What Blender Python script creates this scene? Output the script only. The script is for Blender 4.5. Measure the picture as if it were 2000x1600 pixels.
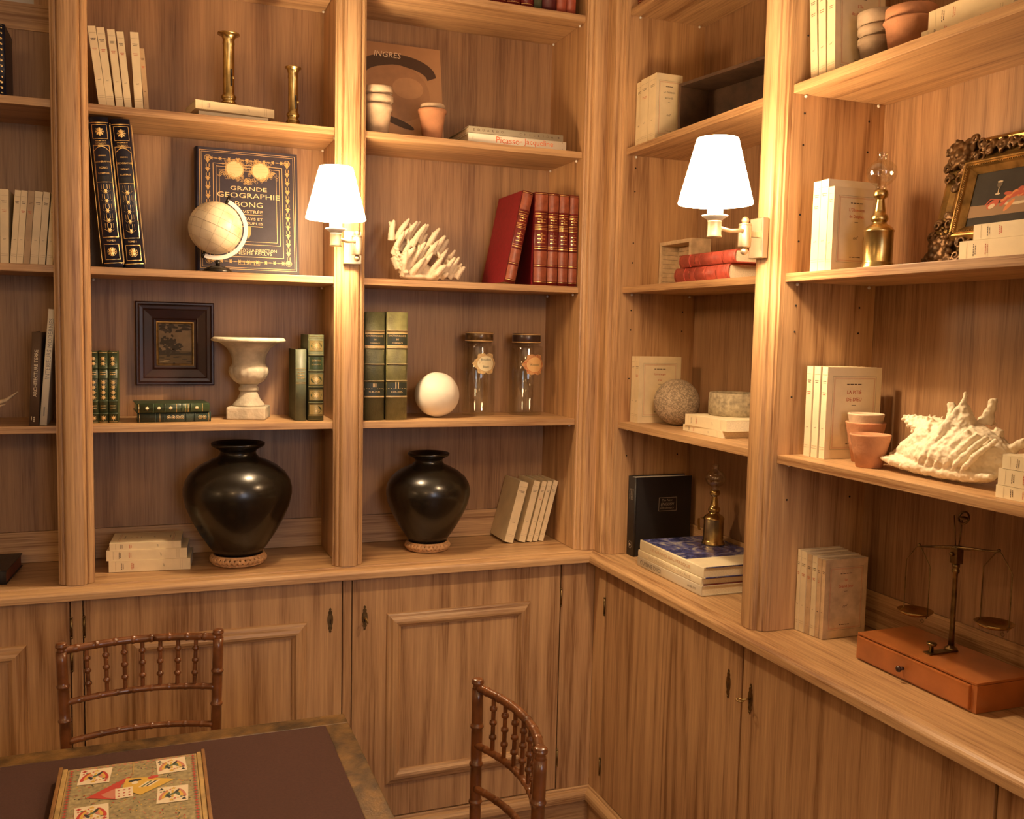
import bpy, bmesh, math, random
from mathutils import Matrix, Vector, Euler, noise
PI = math.pi
def R(a): return math.radians(a)
for o in list(bpy.data.objects): bpy.data.objects.remove(o)
SC = bpy.context.scene; COL = SC.collection

# ------------------------------------------------------------------ camera
CAM = Vector((-1.339855, -2.675885, 0.68374))
yaw, pitch, roll, FPX = .3674, -.0820, .0219, 1824.1
fw = Vector((math.sin(yaw)*math.cos(pitch), math.cos(yaw)*math.cos(pitch), math.sin(pitch)))
rt = Vector((math.cos(yaw), -math.sin(yaw), 0)); up = rt.cross(fw)
r2 = rt*math.cos(roll)+up*math.sin(roll); u2 = -rt*math.sin(roll)+up*math.cos(roll)
cd = bpy.data.cameras.new('camera'); cam = bpy.data.objects.new('camera', cd); COL.objects.link(cam)
cd.sensor_fit = 'HORIZONTAL'; cd.sensor_width = 36; cd.lens = FPX/2000*36; cd.clip_start = .05
cam.matrix_world = Matrix(((r2.x, u2.x, -fw.x, CAM.x), (r2.y, u2.y, -fw.y, CAM.y), (r2.z, u2.z, -fw.z, CAM.z), (0, 0, 0, 1)))
SC.camera = cam

# ------------------------------------------------------------------ world, exposure, large lights
W = bpy.data.worlds.new('world'); SC.world = W; W.use_nodes = True
W.node_tree.nodes['Background'].inputs[0].default_value = (.5,.5,.6, 1)
W.node_tree.nodes['Background'].inputs[1].default_value = .03
SC.view_settings.view_transform = 'Standard'; SC.view_settings.look = 'None'
SC.view_settings.exposure = 0.0; SC.view_settings.gamma = 1.0; SC.view_settings.use_curve_mapping = False
SC.cycles.max_bounces = 8; SC.cycles.diffuse_bounces = 3; SC.cycles.use_denoising = True
SC.cycles.sample_clamp_indirect = 4.0
WARM = (1.0, .62, .29); LAMPC = (1.0, .75, .47)
def point_light(name, loc, power, col, rad):
    l = bpy.data.lights.new(name, 'POINT'); l.energy = power; l.color = col; l.shadow_soft_size = rad
    o = bpy.data.objects.new(name, l); o.location = loc; COL.objects.link(o); return o
def area_light(name, loc, target, power, col, sx, sy):
    l = bpy.data.lights.new(name, 'AREA'); l.energy = power; l.color = col; l.shape = 'RECTANGLE'; l.size = sx; l.size_y = sy
    o = bpy.data.objects.new(name, l); o.location = loc
    o.rotation_euler = (Vector(target)-Vector(loc)).to_track_quat('-Z', 'Y').to_euler(); COL.objects.link(o); return o
# the rest of the room's lighting: wall lamps behind and left of the camera, ceiling glow, a dim cool window
ROOM_L = point_light('room_wall_lamp_light', (-3.9, -2.6, 1.05), 14, WARM, .10)
ROOM_B = point_light('room_back_lamp_light', (-2.3, -4.1, 1.50), 23, WARM, .12)
ROOM_R = point_light('room_back_right_lamp_light', (-.9, -4.1, 1.50), 19, WARM, .12)
CEIL = area_light('ceiling_light', (-1.9, -2.6, 1.72), (-1.9, -2.6, 0), 5, (1.0, .66, .36), 1.6, 1.6)
WINL = area_light('window_daylight', (-.55, -4.38, .75), (-.9, 0, .4), 9, (.62, .74, 1.0), .9, 1.3)
LAMP_W, SHADE_E = 27, 54

# ------------------------------------------------------------------ materials
MATS = {}
def newmat(n):
    m = bpy.data.materials.new(n); m.use_nodes = True; return m, m.node_tree, m.node_tree.nodes['Principled BSDF']
def plain(n, col, rough=.6, metal=0, bump=0, bscale=200, var=0, vscale=40, spec=None, coat=0):
    if n in MATS: return MATS[n]
    m, nt, b = newmat(n)
    b.inputs['Base Color'].default_value = (*col, 1); b.inputs['Roughness'].default_value = rough; b.inputs['Metallic'].default_value = metal
    if spec is not None: b.inputs['Specular IOR Level'].default_value = spec
    if coat: b.inputs['Coat Weight'].default_value = coat
    tc = nt.nodes.new('ShaderNodeTexCoord')
    if var:
        nz = nt.nodes.new('ShaderNodeTexNoise'); nz.inputs['Scale'].default_value = vscale; nz.inputs['Detail'].default_value = 5
        nt.links.new(tc.outputs['Object'], nz.inputs['Vector'])
        rp = nt.nodes.new('ShaderNodeValToRGB'); rp.color_ramp.elements[0].position = .32; rp.color_ramp.elements[1].position = .7
        rp.color_ramp.elements[0].color = (*[c*(1-var) for c in col], 1); rp.color_ramp.elements[1].color = (*[min(1, c*(1+var*.6)) for c in col], 1)
        nt.links.new(nz.outputs['Fac'], rp.inputs['Fac']); nt.links.new(rp.outputs['Color'], b.inputs['Base Color'])
    if bump:
        nb = nt.nodes.new('ShaderNodeTexNoise'); nb.inputs['Scale'].default_value = bscale; nb.inputs['Detail'].default_value = 4
        nt.links.new(tc.outputs['Object'], nb.inputs['Vector'])
        bp = nt.nodes.new('ShaderNodeBump'); bp.inputs['Strength'].default_value = bump; bp.inputs['Distance'].default_value = .002
        nt.links.new(nb.outputs['Fac'], bp.inputs['Height']); nt.links.new(bp.outputs['Normal'], b.inputs['Normal'])
    MATS[n] = m; return m
def wood(n, axis, dark, light, fig=.5, fine=.5, seam=0, rough=.42, figscale=1.0, tone=1.0):
    """oak: axis = grain direction; fig = cathedral figure strength; fine = pore streaks; seam = veneer leaf width"""
    if n in MATS: return MATS[n]
    m, nt, b = newmat(n); N = nt.nodes; L = nt.links
    dark = [c*tone for c in dark]; light = [c*tone for c in light]
    tc = N.new('ShaderNodeTexCoord'); oi = N.new('ShaderNodeObjectInfo')
    off = N.new('ShaderNodeVectorMath'); off.operation = 'SCALE'; off.inputs['Scale'].default_value = 7.0
    cmb = N.new('ShaderNodeCombineXYZ')
    for i in range(3): L.new(oi.outputs['Random'], cmb.inputs[i])
    L.new(cmb.outputs[0], off.inputs[0])
    add = N.new('ShaderNodeVectorMath'); add.operation = 'ADD'; L.new(tc.outputs['Object'], add.inputs[0]); L.new(off.outputs[0], add.inputs[1])
    def mapped(across, along):
        mp = N.new('ShaderNodeMapping'); s = [across]*3; s['xyz'.index(axis)] = along; mp.inputs['Scale'].default_value = s
        L.new(add.outputs[0], mp.inputs['Vector']); return mp.outputs[0]
    def nz(vec, detail=3, dist=0, rough_=.5):
        q = N.new('ShaderNodeTexNoise'); q.inputs['Scale'].default_value = 1; q.inputs['Detail'].default_value = detail
        q.inputs['Distortion'].default_value = dist; q.inputs['Roughness'].default_value = rough_; L.new(vec, q.inputs['Vector']); return q.outputs['Fac']
    def math_(op, a, c, clamp=False):
        q = N.new('ShaderNodeMath'); q.operation = op; q.use_clamp = clamp
        for i, v in enumerate((a, c)):
            if isinstance(v, (int, float)): q.inputs[i].default_value = v
            else: L.new(v, q.inputs[i])
        return q.outputs[0]
    pores = nz(mapped(520, 9), 2, 0, .6)
    band = nz(mapped(38, .9), 3, .1)
    broad = nz(mapped(4.2*figscale, .34*figscale), 2, .2)
    ph_ = math_('MULTIPLY', math_('ADD', broad, math_('MULTIPLY', band, .03)), 62)
    ring = math_('POWER', math_('ADD', math_('MULTIPLY', math_('SINE', ph_, 0), .5), .5), .6)
    pores2 = nz(mapped(170, 5), 3, 0, .65)
    tot = math_('ADD', math_('MULTIPLY', pores, fine*.55), math_('MULTIPLY', band, .45)); tot = math_('ADD', tot, math_('MULTIPLY', pores2, fine*1.0))
    tot = math_('ADD', tot, math_('MULTIPLY', ring, fig*.45))
    tot = math_('ADD', tot, math_('MULTIPLY', broad, .35))
    mr = N.new('ShaderNodeMapRange'); mid = .775*fine+.225+.175+fig*.29
    mr.inputs['From Min'].default_value = mid-.17-.13*fig; mr.inputs['From Max'].default_value = mid+.15+.09*fig; L.new(tot, mr.inputs['Value'])
    fac = mr.outputs[0]
    rp = N.new('ShaderNodeValToRGB'); e = rp.color_ramp.elements
    e[0].color = (*dark, 1); e[1].color = (*light, 1); e[0].position = 0; e[1].position = 1
    md = e.new(.45); md.color = (*[(d*.42+l*.58) for d, l in zip(dark, light)], 1)
    L.new(fac, rp.inputs['Fac']); colr = rp.outputs['Color']
    if seam:
        sp = N.new('ShaderNodeSeparateXYZ'); L.new(tc.outputs['Object'], sp.inputs[0])
        ax = {'z': ('X', 'Y')}[axis]
        s = math_('ADD', sp.outputs[ax[0]], sp.outputs[ax[1]])
        fl = math_('FLOOR', math_('DIVIDE', s, seam), 0)
        wn = N.new('ShaderNodeTexWhiteNoise'); wn.noise_dimensions = '1D'; L.new(fl, wn.inputs['W'])
        bright = math_('ADD', math_('MULTIPLY', wn.outputs['Value'], .16), .92)
        mx = N.new('ShaderNodeMix'); mx.data_type = 'RGBA'; mx.blend_type = 'MULTIPLY'; mx.inputs['Factor'].default_value = 1
        cc = N.new('ShaderNodeCombineColor')
        for i in range(3): L.new(bright, cc.inputs[i])
        L.new(colr, mx.inputs['A']); L.new(cc.outputs[0], mx.inputs['B']); colr = mx.outputs['Result']
    L.new(colr, b.inputs['Base Color']); b.inputs['Roughness'].default_value = rough
    bp = N.new('ShaderNodeBump'); bp.inputs['Strength'].default_value = .25; bp.inputs['Distance'].default_value = .0006
    L.new(pores, bp.inputs['Height']); L.new(bp.outputs['Normal'], b.inputs['Normal'])
    MATS[n] = m; return m
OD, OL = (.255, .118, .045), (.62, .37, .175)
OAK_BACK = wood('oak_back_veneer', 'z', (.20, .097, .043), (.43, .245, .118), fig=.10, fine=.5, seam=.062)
OAK_PANEL = wood('oak_figured_panel', 'z', OD, OL, fig=.42, fine=.55)
OAK_POST = wood('oak_post', 'z', OD, (.64, .39, .185), fig=.12, fine=.6, figscale=1.6)
OAK_X = wood('oak_board_x', 'x', OD, (.62, .38, .18), fig=.18, fine=.6, figscale=1.3)
OAK_Y = wood('oak_board_y', 'y', OD, (.62, .38, .18), fig=.18, fine=.6, figscale=1.3)
OAK_Z = wood('oak_board_z', 'z', OD, OL, fig=.3, fine=.5)
CHAIR = plain('bamboo_turned_wood', (.195, .066, .019), .3, var=.45, vscale=25, coat=.4)
CREAM = plain('cream_paper_cover', (.82, .66, .40), .65, var=.10, vscale=18)
CREAM2 = plain('pale_cream_cover', (.86, .73, .48), .6, var=.08, vscale=18)
TANC = plain('tanned_paper_cover', (.52, .36, .20), .7, var=.15, vscale=18)
PAGES = plain('book_pages', (.80, .68, .48), .8, var=.12, vscale=300)
INK = plain('brown_black_ink', (.10, .055, .035), .6)
FAINT = plain('faded_ink', (.42, .29, .16), .6)
REDINK = plain('red_ink', (.55, .055, .02), .6)
ORINK = plain('orange_ink', (.78, .17, .045), .6)
GOLD = plain('gold_tooling', (.86, .58, .22), .3, metal=.85)
GOLDP = plain('gold_stamping', (.80, .54, .24), .42, metal=.35)
BRASS = plain('aged_brass', (.60, .43, .17), .27, metal=1, var=.35, vscale=30)
DBRASS = plain('dark_patinated_brass', (.24, .165, .07), .35, metal=1, var=.4, vscale=60)
BLACK = plain('black_lacquer', (.010, .0075, .0045), .27, coat=.15)
BLK = plain('matt_black', (.012, .01, .01), .5)
GREEN = plain('green_leather', (.035, .055, .022), .38, var=.5, vscale=40, bump=.3)
GREENC = plain('green_cloth', (.07, .075, .03), .7, var=.2)
OLIVE = plain('worn_olive_leather', (.085, .085, .038), .38, var=.5, vscale=22, bump=.4)
OLIVEL = plain('light_worn_olive_leather', (.17, .155, .060), .4, var=.5, vscale=22, bump=.4)
RED = plain('red_leather', (.17, .014, .012), .36, var=.3, vscale=40, bump=.2)
REDT = plain('tan_red_leather', (.33, .085, .040), .36, var=.3, vscale=60, bump=.2)
REDC = plain('red_cloth', (.225, .006, .013), .6, var=.15, vscale=80)
NAVY = plain('navy_leather', (.014, .016, .035), .35, var=.3, bump=.2)
NAVYC = plain('slate_navy_cloth', (.030, .024, .040), .55, var=.15, bump=.2)
STONE = plain('weathered_stone', (.52, .44, .32), .85, bump=1.0, bscale=90, var=.35, vscale=25)
WHITESTONE = plain('white_stone', (.80, .72, .58), .7, bump=.4, bscale=25, var=.08, vscale=12)
CLAY = plain('terracotta', (.55, .25, .12), .8, var=.25, vscale=22, bump=.3)
CLAYL = plain('pale_lime_terracotta', (.62, .45, .29), .85, var=.3, vscale=22, bump=.3)
CLAYG = plain('grey_terracotta', (.42, .30, .19), .85, var=.3, vscale=22, bump=.3)
SHELL = plain('sun_bleached_shell', (.84, .72, .52), .55, bump=.7, bscale=60, var=.12, vscale=20)
CORALM = plain('bleached_coral', (.84, .70, .50), .7, bump=.5, bscale=160, var=.1, vscale=30)
RATTAN = plain('plaited_rattan', (.62, .34, .15), .5, var=.3, vscale=60)
WHITE = plain('white_enamel', (.82, .78, .70), .35)
NICKEL = plain('brushed_champagne_nickel', (.72, .60, .42), .38, metal=.85)
BONE = plain('antler_bone', (.72, .52, .30), .5, var=.2)
GREY = plain('grey_paper', (.38, .33, .23), .6)
ROSEWOOD = plain('dark_polished_rosewood', (.036, .010, .007), .36, var=.5, vscale=9)
CHERRY = plain('polished_cherry_wood', (.42, .135, .035), .3, var=.25, vscale=12, coat=.3)
DARKWOOD = plain('dark_old_wood', (.085, .042, .020), .65, var=.4, vscale=25, bump=.4)
LIMEWOOD = plain('limewashed_wood', (.60, .43, .25), .8, var=.25, vscale=40, bump=.5)
BAIZE = plain('brown_baize', (.066, .025, .015), .95, bump=.5, bscale=900, var=.12, vscale=200)
TABLEW = plain('worn_table_edge_leather', (.145, .075, .020), .42, var=.75, vscale=28, bump=.4)
GILT = plain('antique_gilt', (.34, .20, .060), .36, metal=.75, var=.5, vscale=40)
GILTD = plain('dark_antique_gilt', (.13, .068, .024), .42, metal=.6, var=.5, vscale=60)
WALLP = plain('painted_plaster', (.62, .56, .46), .8)
DARK = plain('shadow_gap_dark', (.015, .010, .008), .9)
def speckle():
    m, nt, b = newmat('speckled_granite'); N = nt.nodes; L = nt.links
    tc = N.new('ShaderNodeTexCoord'); v = N.new('ShaderNodeTexVoronoi'); v.inputs['Scale'].default_value = 210; L.new(tc.outputs['Object'], v.inputs['Vector'])
    z = N.new('ShaderNodeTexNoise'); z.inputs['Scale'].default_value = 70; z.inputs['Detail'].default_value = 5; L.new(tc.outputs['Object'], z.inputs['Vector'])
    r = N.new('ShaderNodeValToRGB'); r.color_ramp.elements[0].position = .12; r.color_ramp.elements[1].position = .34
    r.color_ramp.elements[0].color = (.56, .43, .29, 1); r.color_ramp.elements[1].color = (.27, .205, .135, 1)
    q = N.new('ShaderNodeMath'); q.operation = 'MULTIPLY'; L.new(v.outputs['Distance'], q.inputs[0]); L.new(z.outputs['Fac'], q.inputs[1])
    L.new(q.outputs[0], r.inputs['Fac']); L.new(r.outputs['Color'], b.inputs['Base Color']); b.inputs['Roughness'].default_value = .8
    bp = N.new('ShaderNodeBump'); bp.inputs['Strength'].default_value = .5; bp.inputs['Distance'].default_value = .002; L.new(z.outputs['Fac'], bp.inputs['Height']); L.new(bp.outputs['Normal'], b.inputs['Normal'])
    return m
SPECK = speckle()
def glass_mat():
    """thin clear glass: sees through, with Fresnel highlights"""
    m = bpy.data.materials.new('clear_glass'); m.use_nodes = True; nt = m.node_tree; N = nt.nodes; L = nt.links
    N.remove(N['Principled BSDF']); out = N['Material Output']
    t = N.new('ShaderNodeBsdfTransparent'); t.inputs[0].default_value = (.955, .95, .92, 1)
    g = N.new('ShaderNodeBsdfGlossy'); g.inputs['Roughness'].default_value = .03; g.inputs['Color'].default_value = (1, 1, 1, 1)
    lw = N.new('ShaderNodeLayerWeight'); lw.inputs['Blend'].default_value = .5
    pw = N.new('ShaderNodeMath'); pw.operation = 'POWER'; pw.inputs[1].default_value = .03; L.new(lw.outputs['Facing'], pw.inputs[0])
    f = N.new('ShaderNodeMath'); f.operation = 'MULTIPLY_ADD'; f.inputs[1].default_value = .03; f.inputs[2].default_value = .045; L.new(pw.outputs[0], f.inputs[0])
    x = N.new('ShaderNodeMixShader'); L.new(f.outputs[0], x.inputs[0]); L.new(t.outputs[0], x.inputs[1]); L.new(g.outputs[0], x.inputs[2]); L.new(x.outputs[0], out.inputs['Surface'])
    return m
GLASS = glass_mat()
def marbled():
    m, nt, b = newmat('blue_marbled_jacket'); N = nt.nodes; L = nt.links
    tc = N.new('ShaderNodeTexCoord'); z = N.new('ShaderNodeTexNoise'); z.inputs['Scale'].default_value = 14; z.inputs['Detail'].default_value = 6; z.inputs['Distortion'].default_value = 2.2
    L.new(tc.outputs['Object'], z.inputs['Vector']); r = N.new('ShaderNodeValToRGB'); e = r.color_ramp.elements
    e[0].position = .35; e[0].color = (.03, .035, .12, 1); e[1].position = .72; e[1].color = (.55, .50, .42, 1); q = e.new(.52); q.color = (.10, .10, .26, 1)
    L.new(z.outputs['Fac'], r.inputs['Fac']); L.new(r.outputs['Color'], b.inputs['Base Color']); b.inputs['Roughness'].default_value = .22
    return m
MARBLE = marbled()
def emit(n, col, s):
    m, nt, b = newmat(n); b.inputs['Base Color'].default_value = (.9, .85, .75, 1)
    b.inputs['Emission Color'].default_value = (*col, 1); b.inputs['Emission Strength'].default_value = s; return m
SHADEM = emit('glowing_lamp_shade', (1.0, .66, .36), SHADE_E)
CANDLEM = emit('glowing_candle_tube', (1.0, .8, .55), 2.2)
PANE = emit('daylight_pane', (.7, .82, 1.0), 2.5)

# ------------------------------------------------------------------ geometry helpers
class Geo:
    def __init__(s): s.v = []; s.f = []; s.m = []; s.sm = []
    def add(s, vs, fs, mi=0, smooth=False, M=None):
        b = len(s.v)
        s.v += [tuple(M @ Vector(p)) if M is not None else tuple(p) for p in vs]
        for f in fs: s.f.append([b+i for i in f]); s.m.append(mi); s.sm.append(smooth)
    def box(s, x0, x1, y0, y1, z0, z1, mi=0, M=None, bev=0):
        if x1 < x0: x0, x1 = x1, x0
        if y1 < y0: y0, y1 = y1, y0
        if z1 < z0: z0, z1 = z1, z0
        if bev:
            bm = bmesh.new(); bmesh.ops.create_cube(bm, size=1)
            for v in bm.verts: v.co = Vector(((x0+x1)/2+v.co.x*(x1-x0), (y0+y1)/2+v.co.y*(y1-y0), (z0+z1)/2+v.co.z*(z1-z0)))
            bmesh.ops.bevel(bm, geom=bm.edges[:], offset=bev, segments=2, affect='EDGES', profile=.6)
            bm.verts.index_update(); s.add([v.co[:] for v in bm.verts], [[v.index for v in f.verts] for f in bm.faces], mi, False, M); bm.free(); return
        s.add([(x0, y0, z0), (x1, y0, z0), (x1, y1, z0), (x0, y1, z0), (x0, y0, z1), (x1, y0, z1), (x1, y1, z1), (x0, y1, z1)],
              [(0, 3, 2, 1), (4, 5, 6, 7), (0, 1, 5, 4), (1, 2, 6, 5), (2, 3, 7, 6), (3, 0, 4, 7)], mi, False, M)
    def lathe(s, prof, seg=40, c=(0, 0, 0), mi=0, M=None, mod=None, smooth=True):
        """prof: (r,z) list; r=0 closes"""
        vs = []; fs = []; rows = []
        for (r, z) in prof:
            if r <= 1e-6: rows.append([len(vs)]); vs.append((c[0], c[1], c[2]+z))
            else:
                rows.append(list(range(len(vs), len(vs)+seg)))
                for k in range(seg):
                    a = 2*PI*k/seg; rr = mod(a, r, z) if mod else r
                    vs.append((c[0]+rr*math.cos(a), c[1]+rr*math.sin(a), c[2]+z))
        for a, b in zip(rows, rows[1:]):
            for k in range(seg):
                k2 = (k+1) % seg
                if len(a) == 1 and len(b) == 1: continue
                if len(a) == 1: fs.append((a[0], b[k2], b[k]))
                elif len(b) == 1: fs.append((a[k], a[k2], b[0]))
                else: fs.append((a[k], a[k2], b[k2], b[k]))
        s.add(vs, fs, mi, smooth, M)
    def tube(s, pts, rads, seg=10, mi=0, M=None, cap=True, smooth=True):
        pts = [Vector(p) for p in pts]
        if not hasattr(rads, '__len__'): rads = [rads]*len(pts)
        vs = []; fs = []; n = len(pts); T0 = (pts[1]-pts[0]).normalized()
        ref = Vector((0, 0, 1)) if abs(T0.z) < .9 else Vector((1, 0, 0)); X = T0.cross(ref).normalized()
        for i, p in enumerate(pts):
            T = ((pts[min(i+1, n-1)]-pts[max(i-1, 0)])).normalized(); X = (X-T*X.dot(T)).normalized(); Y = T.cross(X)
            for k in range(seg):
                a = 2*PI*k/seg; vs.append(p+(X*math.cos(a)+Y*math.sin(a))*rads[i])
        for i in range(n-1):
            for k in range(seg):
                k2 = (k+1) % seg; fs.append((i*seg+k, i*seg+k2, (i+1)*seg+k2, (i+1)*seg+k))
        if cap: fs.append(tuple(range(seg))[::-1]); fs.append(tuple((n-1)*seg+k for k in range(seg)))
        s.add(vs, fs, mi, smooth, M)
    def prism(s, poly, z0, z1, mi=0, M=None, smooth=False):
        n = len(poly); vs = [(p[0], p[1], z0) for p in poly]+[(p[0], p[1], z1) for p in poly]
        s.add(vs, [tuple(range(n))[::-1], tuple(range(n, 2*n))], mi, False, M)
        s.add(vs, [(i, (i+1) % n, n+(i+1) % n, n+i) for i in range(n)], mi, smooth, M)
    def sphere(s, c, r, seg=24, rings=14, mi=0, M=None, sc=(1, 1, 1)):
        prof = [(math.sin(PI*i/rings)*r, -math.cos(PI*i/rings)*r) for i in range(rings+1)]
        prof[0] = (0, -r); prof[-1] = (0, r)
        T = Matrix.Translation(c) @ Matrix.Diagonal((*sc, 1))
        s.lathe(prof, seg, mi=mi, M=(M @ T) if M is not None else T)
    def torus(s, c, R_, r, seg=28, ms=8, mi=0, M=None, arc=(0, 2*PI)):
        full = abs(arc[1]-arc[0]-2*PI) < 1e-6; n = seg+(0 if full else 1)
        pts = [(R_*math.cos(arc[0]+(arc[1]-arc[0])*i/seg), R_*math.sin(arc[0]+(arc[1]-arc[0])*i/seg), 0) for i in range(seg+1)]
        T = Matrix.Translation(c); s.tube(pts, r, ms, mi, (T @ M) if M is not None else T, cap=not full)
    def mesh(s, name, mats, fixn=True):
        me = bpy.data.meshes.new(name); me.from_pydata(s.v, [], s.f)
        if not isinstance(mats, (list, tuple)): mats = [mats]
        for m in mats: me.materials.append(m)
        for i, p in enumerate(me.polygons): p.material_index = s.m[i]; p.use_smooth = s.sm[i]
        if fixn:
            bm = bmesh.new(); bm.from_mesh(me); bmesh.ops.remove_doubles(bm, verts=bm.verts, dist=1e-6)
            bmesh.ops.recalc_face_normals(bm, faces=bm.faces); bm.to_mesh(me); bm.free()
        me.update(); return me
def obj(name, g, mats, parent=None, world=False, fixn=True):
    me = g.mesh(name, mats, fixn); o = bpy.data.objects.new(name, me); COL.objects.link(o)
    if parent is not None:
        o.parent = parent
        if world:
            p = parent; off = Vector((0, 0, 0))
            while p is not None: off += p.location; p = p.parent
            o.location = -off
    return o
def thing(name, label, cat, loc=(0, 0, 0), rot=(0, 0, 0), group=None):
    o = bpy.data.objects.new(name, None); o.empty_display_size = .05; COL.objects.link(o)
    o.location = loc; o.rotation_euler = rot; o['label'] = label; o['category'] = cat
    if group: o['group'] = group
    return o
def tag(o, label, cat, group=None):
    o['label'] = label; o['category'] = cat
    if group: o['group'] = group
    return o
def struct(name, g, m):
    o = obj(name, g, m); o['kind'] = 'structure'; return o

# text as mesh, cached
TXT = {}
def text_geo(body, shear=0, space=1.0):
    k = (body, shear, space)
    if k not in TXT:
        c = bpy.data.curves.new('t', 'FONT'); c.body = body; c.size = 1; c.align_x = 'CENTER'; c.align_y = 'CENTER'; c.resolution_u = 2
        c.shear = shear; c.space_character = space
        o = bpy.data.objects.new('t', c); COL.objects.link(o); dg = bpy.context.evaluated_depsgraph_get(); dg.update()
        me = bpy.data.meshes.new_from_object(o.evaluated_get(dg))
        vs = [v.co[:2] for v in me.vertices]; fs = [tuple(p.vertices) for p in me.polygons]
        xs = [v[0] for v in vs]; ys = [v[1] for v in vs]; cx = (min(xs)+max(xs))/2; cy = (min(ys)+max(ys))/2
        TXT[k] = ([(x-cx, y-cy) for x, y in vs], fs, max(xs)-min(xs), max(ys)-min(ys))
        bpy.data.objects.remove(o); bpy.data.meshes.remove(me); bpy.data.curves.remove(c)
    return TXT[k]
class Deco:
    """flat lettering and ornament on a surface; mp(u,v) gives the 3-D point"""
    def __init__(s, mp): s.g = Geo(); s.mp = mp; s.k = 0
    def off(s, u, v):
        """a hair of height per shape, so that overlapping print never lies in one plane"""
        a = Vector(s.mp(u, v)); n = (Vector(s.mp(u+1e-4, v))-a).cross(Vector(s.mp(u, v+1e-4))-a).normalized(); return n*((s.k % 40)*1e-5)
    def poly(s, pts, mi=0):
        s.k += 1; o = s.off(*pts[0]); s.g.add([tuple(Vector(s.mp(*p))+o) for p in pts], [tuple(range(len(pts)))], mi)
    def rect(s, u0, u1, v0, v1, mi=0, n=1):
        for i in range(n):
            a = u0+(u1-u0)*i/n; b = u0+(u1-u0)*(i+1)/n; s.poly([(a, v0), (b, v0), (b, v1), (a, v1)], mi)
    def frame(s, u0, u1, v0, v1, w, mi=0, n=1):
        s.rect(u0, u1, v0, v0+w, mi, n); s.rect(u0, u1, v1-w, v1, mi, n); s.rect(u0, u0+w, v0+w, v1-w, mi); s.rect(u1-w, u1, v0+w, v1-w, mi)
    def ell(s, u, v, ru, rv, mi=0, n=14, a0=0, rot=0):
        c, sn = math.cos(rot), math.sin(rot); P = []
        for i in range(n):
            a = a0+2*PI*i/n; x, y = ru*math.cos(a), rv*math.sin(a); P.append((u+x*c-y*sn, v+x*sn+y*c))
        s.poly(P, mi)
    def ring(s, u, v, r, w, mi=0, n=20, rv=None):
        rv = rv or r
        for i in range(n):
            a, b = 2*PI*i/n, 2*PI*(i+1)/n; k = (r-w)/r
            s.poly([(u+r*math.cos(a), v+rv*math.sin(a)), (u+r*math.cos(b), v+rv*math.sin(b)), (u+r*k*math.cos(b), v+rv*k*math.sin(b)), (u+r*k*math.cos(a), v+rv*k*math.sin(a))], mi)
    def star(s, u, v, r, n=8, k=.42, mi=0, a0=0):
        for i in range(n):
            a = a0+2*PI*i/n; d = PI/n
            s.poly([(u, v), (u+r*k*math.cos(a-d), v+r*k*math.sin(a-d)), (u+r*math.cos(a), v+r*math.sin(a)), (u+r*k*math.cos(a+d), v+r*k*math.sin(a+d))], mi)
    def curve(s, pts, w, mi=0):
        for (a, b) in zip(pts, pts[1:]):
            dx, dy = b[0]-a[0], b[1]-a[1]; l = math.hypot(dx, dy) or 1; nx, ny = -dy/l*w/2, dx/l*w/2
            s.poly([(a[0]+nx, a[1]+ny), (b[0]+nx, b[1]+ny), (b[0]-nx, b[1]-ny), (a[0]-nx, a[1]-ny)], mi)
    def text(s, body, u, v, size=None, w=None, mi=0, rot=0, shear=0, wide=1, space=1.0):
        vs, fs, tw, th = text_geo(body, shear, space); k = size if size else w/tw
        if w and size: wide = w/(tw*size)
        c, sn = math.cos(rot), math.sin(rot)
        s.k += 1; o = s.off(u, v); s.g.add([tuple(Vector(s.mp(u+(x*wide*c-y*sn)*k, v+(x*wide*sn+y*c)*k))+o) for x, y in vs], fs, mi)
    def blur(s, u0, u1, v, h, mi=0, seed=0):
        """a line of print too small to read: word-length dashes"""
        rr = random.Random(seed); x = u0
        while x < u1:
            l = min(u1-x, (u1-u0)*rr.uniform(.12, .3)); s.rect(x, x+l, v-h/2, v+h/2, mi); x += l+(u1-u0)*.05
    def obj(s, name, mats, parent): return obj(name, s.g, mats, parent, fixn=False) if s.g.v else None

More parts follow.
